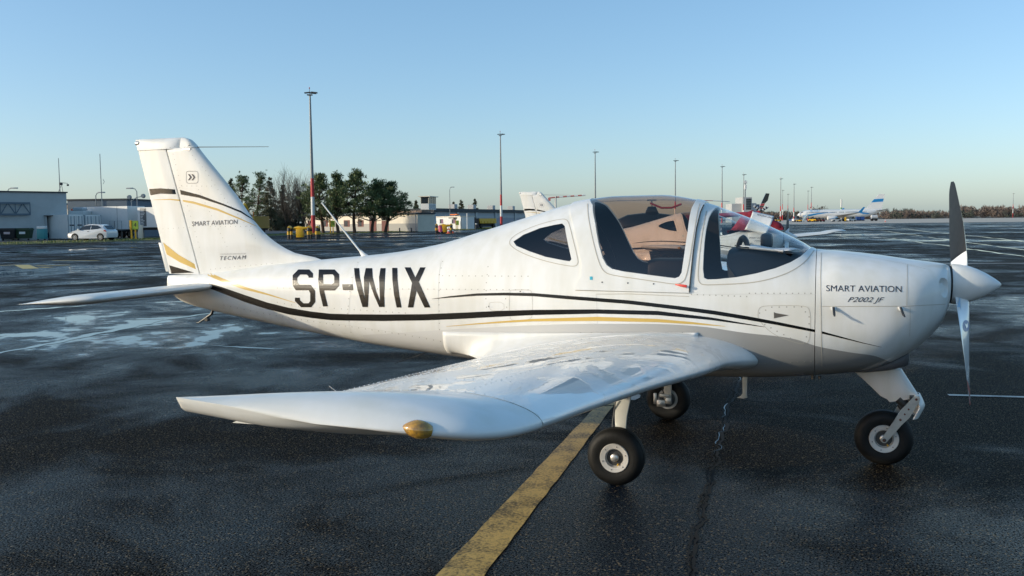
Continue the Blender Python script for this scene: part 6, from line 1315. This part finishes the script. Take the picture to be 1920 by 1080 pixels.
def alwing(nm, root, tip, c0, c1, th, m, sg, zt):
    k = MB(); rr = []
    for t in linsp(0, 1, 5):
        x = root[0]+(tip[0]-root[0])*t; y = root[1]+(tip[1]-root[1])*t; z = root[2]+(tip[2]-root[2])*t; c = c0+(c1-c0)*t; rr.append([V((x-c*tt, sg*y, z+c*th*hh)) for tt, hh in ((0, 0), (.1, .5), (.4, .7), (.8, .25), (1, 0), (.8, -.1), (.4, -.35), (.1, -.3))])
    k.loft(rr); return k.build(nm, m, AL_, ang=40)
for sg in (-1, 1):
    alwing('wing', (5.0, 1.2, 2.3), (-3.2, 16.6, 3.9), 6.8, 1.8, .10, WGR, sg, 0); alwing('winglet', (-3.3, 16.62, 3.95), (-5.4, 17.5, 6.3), 1.7, .8, .08, ABL, sg, 0); alwing('tailplane', (-15.2, .5, 4.7), (-18.6, 6.9, 5.4), 3.6, 1.4, .09, WGR, sg, 0)
    k = MB(); k.loft([[V((x, sg*4.9+math.cos(a)*r_, 1.65+math.sin(a)*r_*.95)) for a in linsp(0, 6.283185, 21)[:-1]] for x, r_ in ((6.9, .85), (7.0, 1.0), (6.2, 1.08), (4.0, 1.0), (2.8, .75), (2.3, .45))]); en = k.build('engine', APW, AL_, ang=60)
    k = MB(); k.prism([(6.6, 1.1), (2.9, 2.05), (2.9, 1.75), (6.5, .95)], sg*5.75, sg*6.0); k.build('engine_stripe', ABL, en, ang=None)
    for x in (1.2, 2.0)[:1]:
        k = MB(); k.tube([(-.6, sg*2.8, 2.2), (-.6, sg*2.8, .6)], .15, 8); k.build('main_leg', GALV, AL_); k = MB(); k.lathe([(-.45, .2), (-.45, .56), (.45, .56), (.45, .2)], 18, Matrix.Translation((-.6, sg*2.8, .56))); k.build('main_wheels', TYRE, AL_)
k = MB(); k.tube([(14.8, 0, 2.0), (14.8, 0, .4)], .1, 8); k.build('nose_leg', GALV, AL_); k = MB(); k.lathe([(-.25, .1), (-.25, .35), (.25, .35), (.25, .1)], 16, Matrix.Translation((14.8, 0, .35))); k.build('nose_wheels', TYRE, AL_)
def vfin(P, nm, m, w_): k = MB(); k.prism(P, -w_, w_); return k.build(nm, m, AL_, ang=None)
fT = 12.4; FP = [(-8.8, 5.35), (-11.8, 6.3), (-17.0, fT), (-19.7, fT), (-18.4, 5.4)]
k = MB(); k.prism(FP, -.16, .16); fn = k.build('fin', APW, AL_, ang=None); k = MB(); k.prism([(-13.7, 8.6), (-15.0, 10.1), (-19.2, 10.3), (-18.9, 8.9)], -.18, .18); k.build('fin_flag', ABL, fn, ang=None)
def onhull(x, z, sg, off=.03):
    zc = FZ+fzc(x); r_ = fr(x); y = math.sqrt(max(.0004, r_*r_-(z-zc)**2)); return V((x, sg*(y+off), z))
for sg in (1, -1):
    k = MB()
    T = [(17.6, 2.75), (15, 3.3), (11, 3.95), (7, 4.15), (2, 4.22)]; B = [(17.0, 2.35), (14, 2.6), (10.5, 3.35), (7, 3.9), (2, 4.15)]
    for i in range(len(T)-1):
        pass
    def strip(T, B, nm):
        k = MB(); vs = []; n = 0
        for i in range(len(T)-1):
            for s in range(6):
                t = s/6; a = (T[i][0]*(1-t)+T[i+1][0]*t, T[i][1]*(1-t)+T[i+1][1]*t); b = (B[i][0]*(1-t)+B[i+1][0]*t, B[i][1]*(1-t)+B[i+1][1]*t)
                for j in range(4): f = j/3; vs.append(onhull(a[0]*(1-f)+b[0]*f, a[1]*(1-f)+b[1]*f, sg)); 
                n += 1
        k.add(vs, [(i*4+j, i*4+j+1, (i+1)*4+j+1, (i+1)*4+j) for i in range(n-1) for j in range(3)]); k.build(nm, ABL, AL_, ang=60, fix=False)
    strip(T, B, 'swoosh'); strip([(-3, 4.4), (-7, 4.35), (-10, 4.0), (-13.5, 3.55)], [(-3, 4.35), (-7, 4.0), (-9.5, 3.35), (-12.2, 3.2)], 'swoosh')
    vs_, fs_ = textmesh('enter', 4.6, 1.25); k = MB(); k.add([onhull((14.0-x) if sg > 0 else (9.4+x), 4.55+z*.9, sg, .05) for x, y, z in vs_], fs_); k.build('airline_name', mat('sky_blue_print', (.12, .40, .68), .4), AL_, fix=False, ang=None)
    wn_ = MB()
    for i in range(46):
        x = 14.4-i*.56
        if i in (15, 16, 22, 23, 28): continue
        a, b = onhull(x, 4.05, sg, .05), onhull(x-.26, 4.42, sg, .05); wn_.add([onhull(x, 4.08, sg, .05), onhull(x-.27, 4.08, sg, .05), onhull(x-.27, 4.40, sg, .05), onhull(x, 4.40, sg, .05)], [(0, 1, 2, 3)])
    wo = wn_.build('cabin_windows', PANE, AL_, fix=False, ang=None); wo['kind'] = 'stuff'
    k = MB(); k.add([onhull(18.35, 4.05, sg, .04), onhull(17.2, 4.15, sg, .04), onhull(17.3, 4.5, sg, .04), onhull(18.0, 4.42, sg, .04)], [(0, 1, 2, 3)]); k.build('cockpit_window', PANE, AL_, fix=False, ang=None)
# ================================================================== ground vehicles round the airliner
def tug(u, d, m, label, L_=3.0, h=1.5, cab=True):
    o = empty('ground_vehicle', hp(u, d, .01), RZ+random.uniform(-.5, .5), label, 'vehicle', 'ground vehicles round the airliner'); k = MB(); k.box(-L_/2, L_/2, -.8, .8, .4, h*.6); k.build('body', m, o, ang=None, bevel=.08)
    if cab: k = MB(); k.prism([(-L_*.1, h*.6+.003), (L_*.3, h*.6+.003), (L_*.22, h*1.15), (-L_*.05, h*1.15)], -.7, .7); k.build('cab', PANE, o, ang=None)
    for x in (-L_*.32, L_*.32):
        for y in (-.75, .75): k = MB(); k.lathe([(-.12, .15), (-.12, .4), (.12, .4), (.12, .15)], 12, Matrix.Translation((x, y, .4))); k.build('wheel', TYRE, o)
    return o
WH2 = mat('vehicle_white', (.6, .6, .6), .4)
for u, d, m, lb, L_, h in ((1459, 470, YELP, 'yellow tug left of the second aircraft propeller', 3, 1.6), (1483, 480, BLUEC, 'dark blue van between two masts', 4, 2.0), (1493, 400, WH2, 'small white van before the airliner nose', 3.5, 2.4), (1499, 398, YELP, 'yellow tug under the airliner nose tip', 2.5, 1.5), (1519.5, 396, REDP, 'small red vehicle behind the boarding stairs', 2.2, 1.7), (1523, 394, YELP, 'bright yellow loader before the forward fuselage', 3, 2.0), (1529, 394, ORG, 'orange baggage tug under the forward fuselage', 2.6, 1.5), (1535, 396, ORG, 'second orange tug nearer the engine', 2.6, 1.6), (1542, 396, REDP, 'red cart just ahead of the engine', 2, 1.5), (1568, 398, WH2, 'white car under the wing root', 4, 1.5), (1596, 400, WH2, 'white service car behind the main wheels', 4.4, 1.8)):
    tug(u, d, m, lb, L_, h)
o = empty('boarding_stairs', hp(1511, 397, .01), RZ, 'pale blue mobile boarding stairs at the airliner front door', 'stairs'); k = MB(); k.prism([(-1.8, .3), (-.9, .3), (1.0, 3.0), (1.0, 3.3), (.6, 3.3)], -.6, .6); k.build('stair_flight', mat('pale_blue_metal', (.35, .45, .52), .5), o, ang=None)
for y in (-.65, .65): k = MB(); k.tube([(-1.7, y, 1.0), (.8, y, 4.2), (1.4, y, 4.2)], .08, 5); k.build('handrail', mat('pale_blue_metal', (.35, .45, .52), .5), o)
k = MB(); k.tube([(1.0, 0, 0), (1.0, 0, 3.2)], .12, 6); k.tube([(-1.0, 0, 0), (-.2, 0, 1.6)], .12, 6); k.build('support', GALV, o)
for u, lb in ((1608.5, 'left one of two dark blue baggage containers under the tail'), (1616.5, 'right one of two dark blue baggage containers under the tail')):
    o = empty('baggage_container', hp(u, 402, .01), RZ, lb, 'container', 'blue baggage containers'); k = MB(); k.prism([(-.8, .5), (.8, .5), (.8, 2.1), (-.8, 2.1)], -.7, .7); k.build('shell', BLUEC, o, ang=None, bevel=.05); k = MB(); k.box(-.85, .85, -.75, .75, .25, .497); k.build('dolly', TRUCKG, o, ang=None)
o = empty('wheel_chock_sign', hp(1585.5, 396, .01), RZ, 'tall yellow marker board under the airliner belly', 'marker'); k = MB(); k.box(-.4, .4, -.1, .1, .2, 1.9); k.build('board', YELP, o, bevel=.05); k = MB(); k.box(-.5, .5, -.4, .4, 0, .197); k.build('foot', BLKP, o, ang=None)
o = empty('tank_lorry', hp(1639, 440, .01), RZ, 'white tank lorry standing right of the airliner tail', 'lorry'); k = MB(); k.loft([[V((x, math.cos(a)*1.0, 1.9+math.sin(a)*.95)) for a in linsp(0, 6.283185, 17)[:-1]] for x in (-1.4, -1.2, 1.1, 1.3)]); k.build('tank', WH2, o, ang=50); k = MB(); k.box(-1.5, 1.4, -.9, .9, .5, .95); k.build('chassis', TRUCKG, o, ang=None)
for x in (-1.0, .9): k = MB(); k.lathe([(-.95, .45), (.95, .45)], 12, Matrix.Translation((x, 0, .45))); k.build('axle_wheels', TYRE, o)
cone(1660, 330, 'single traffic cone on the concrete right of the tank lorry', 1.2)
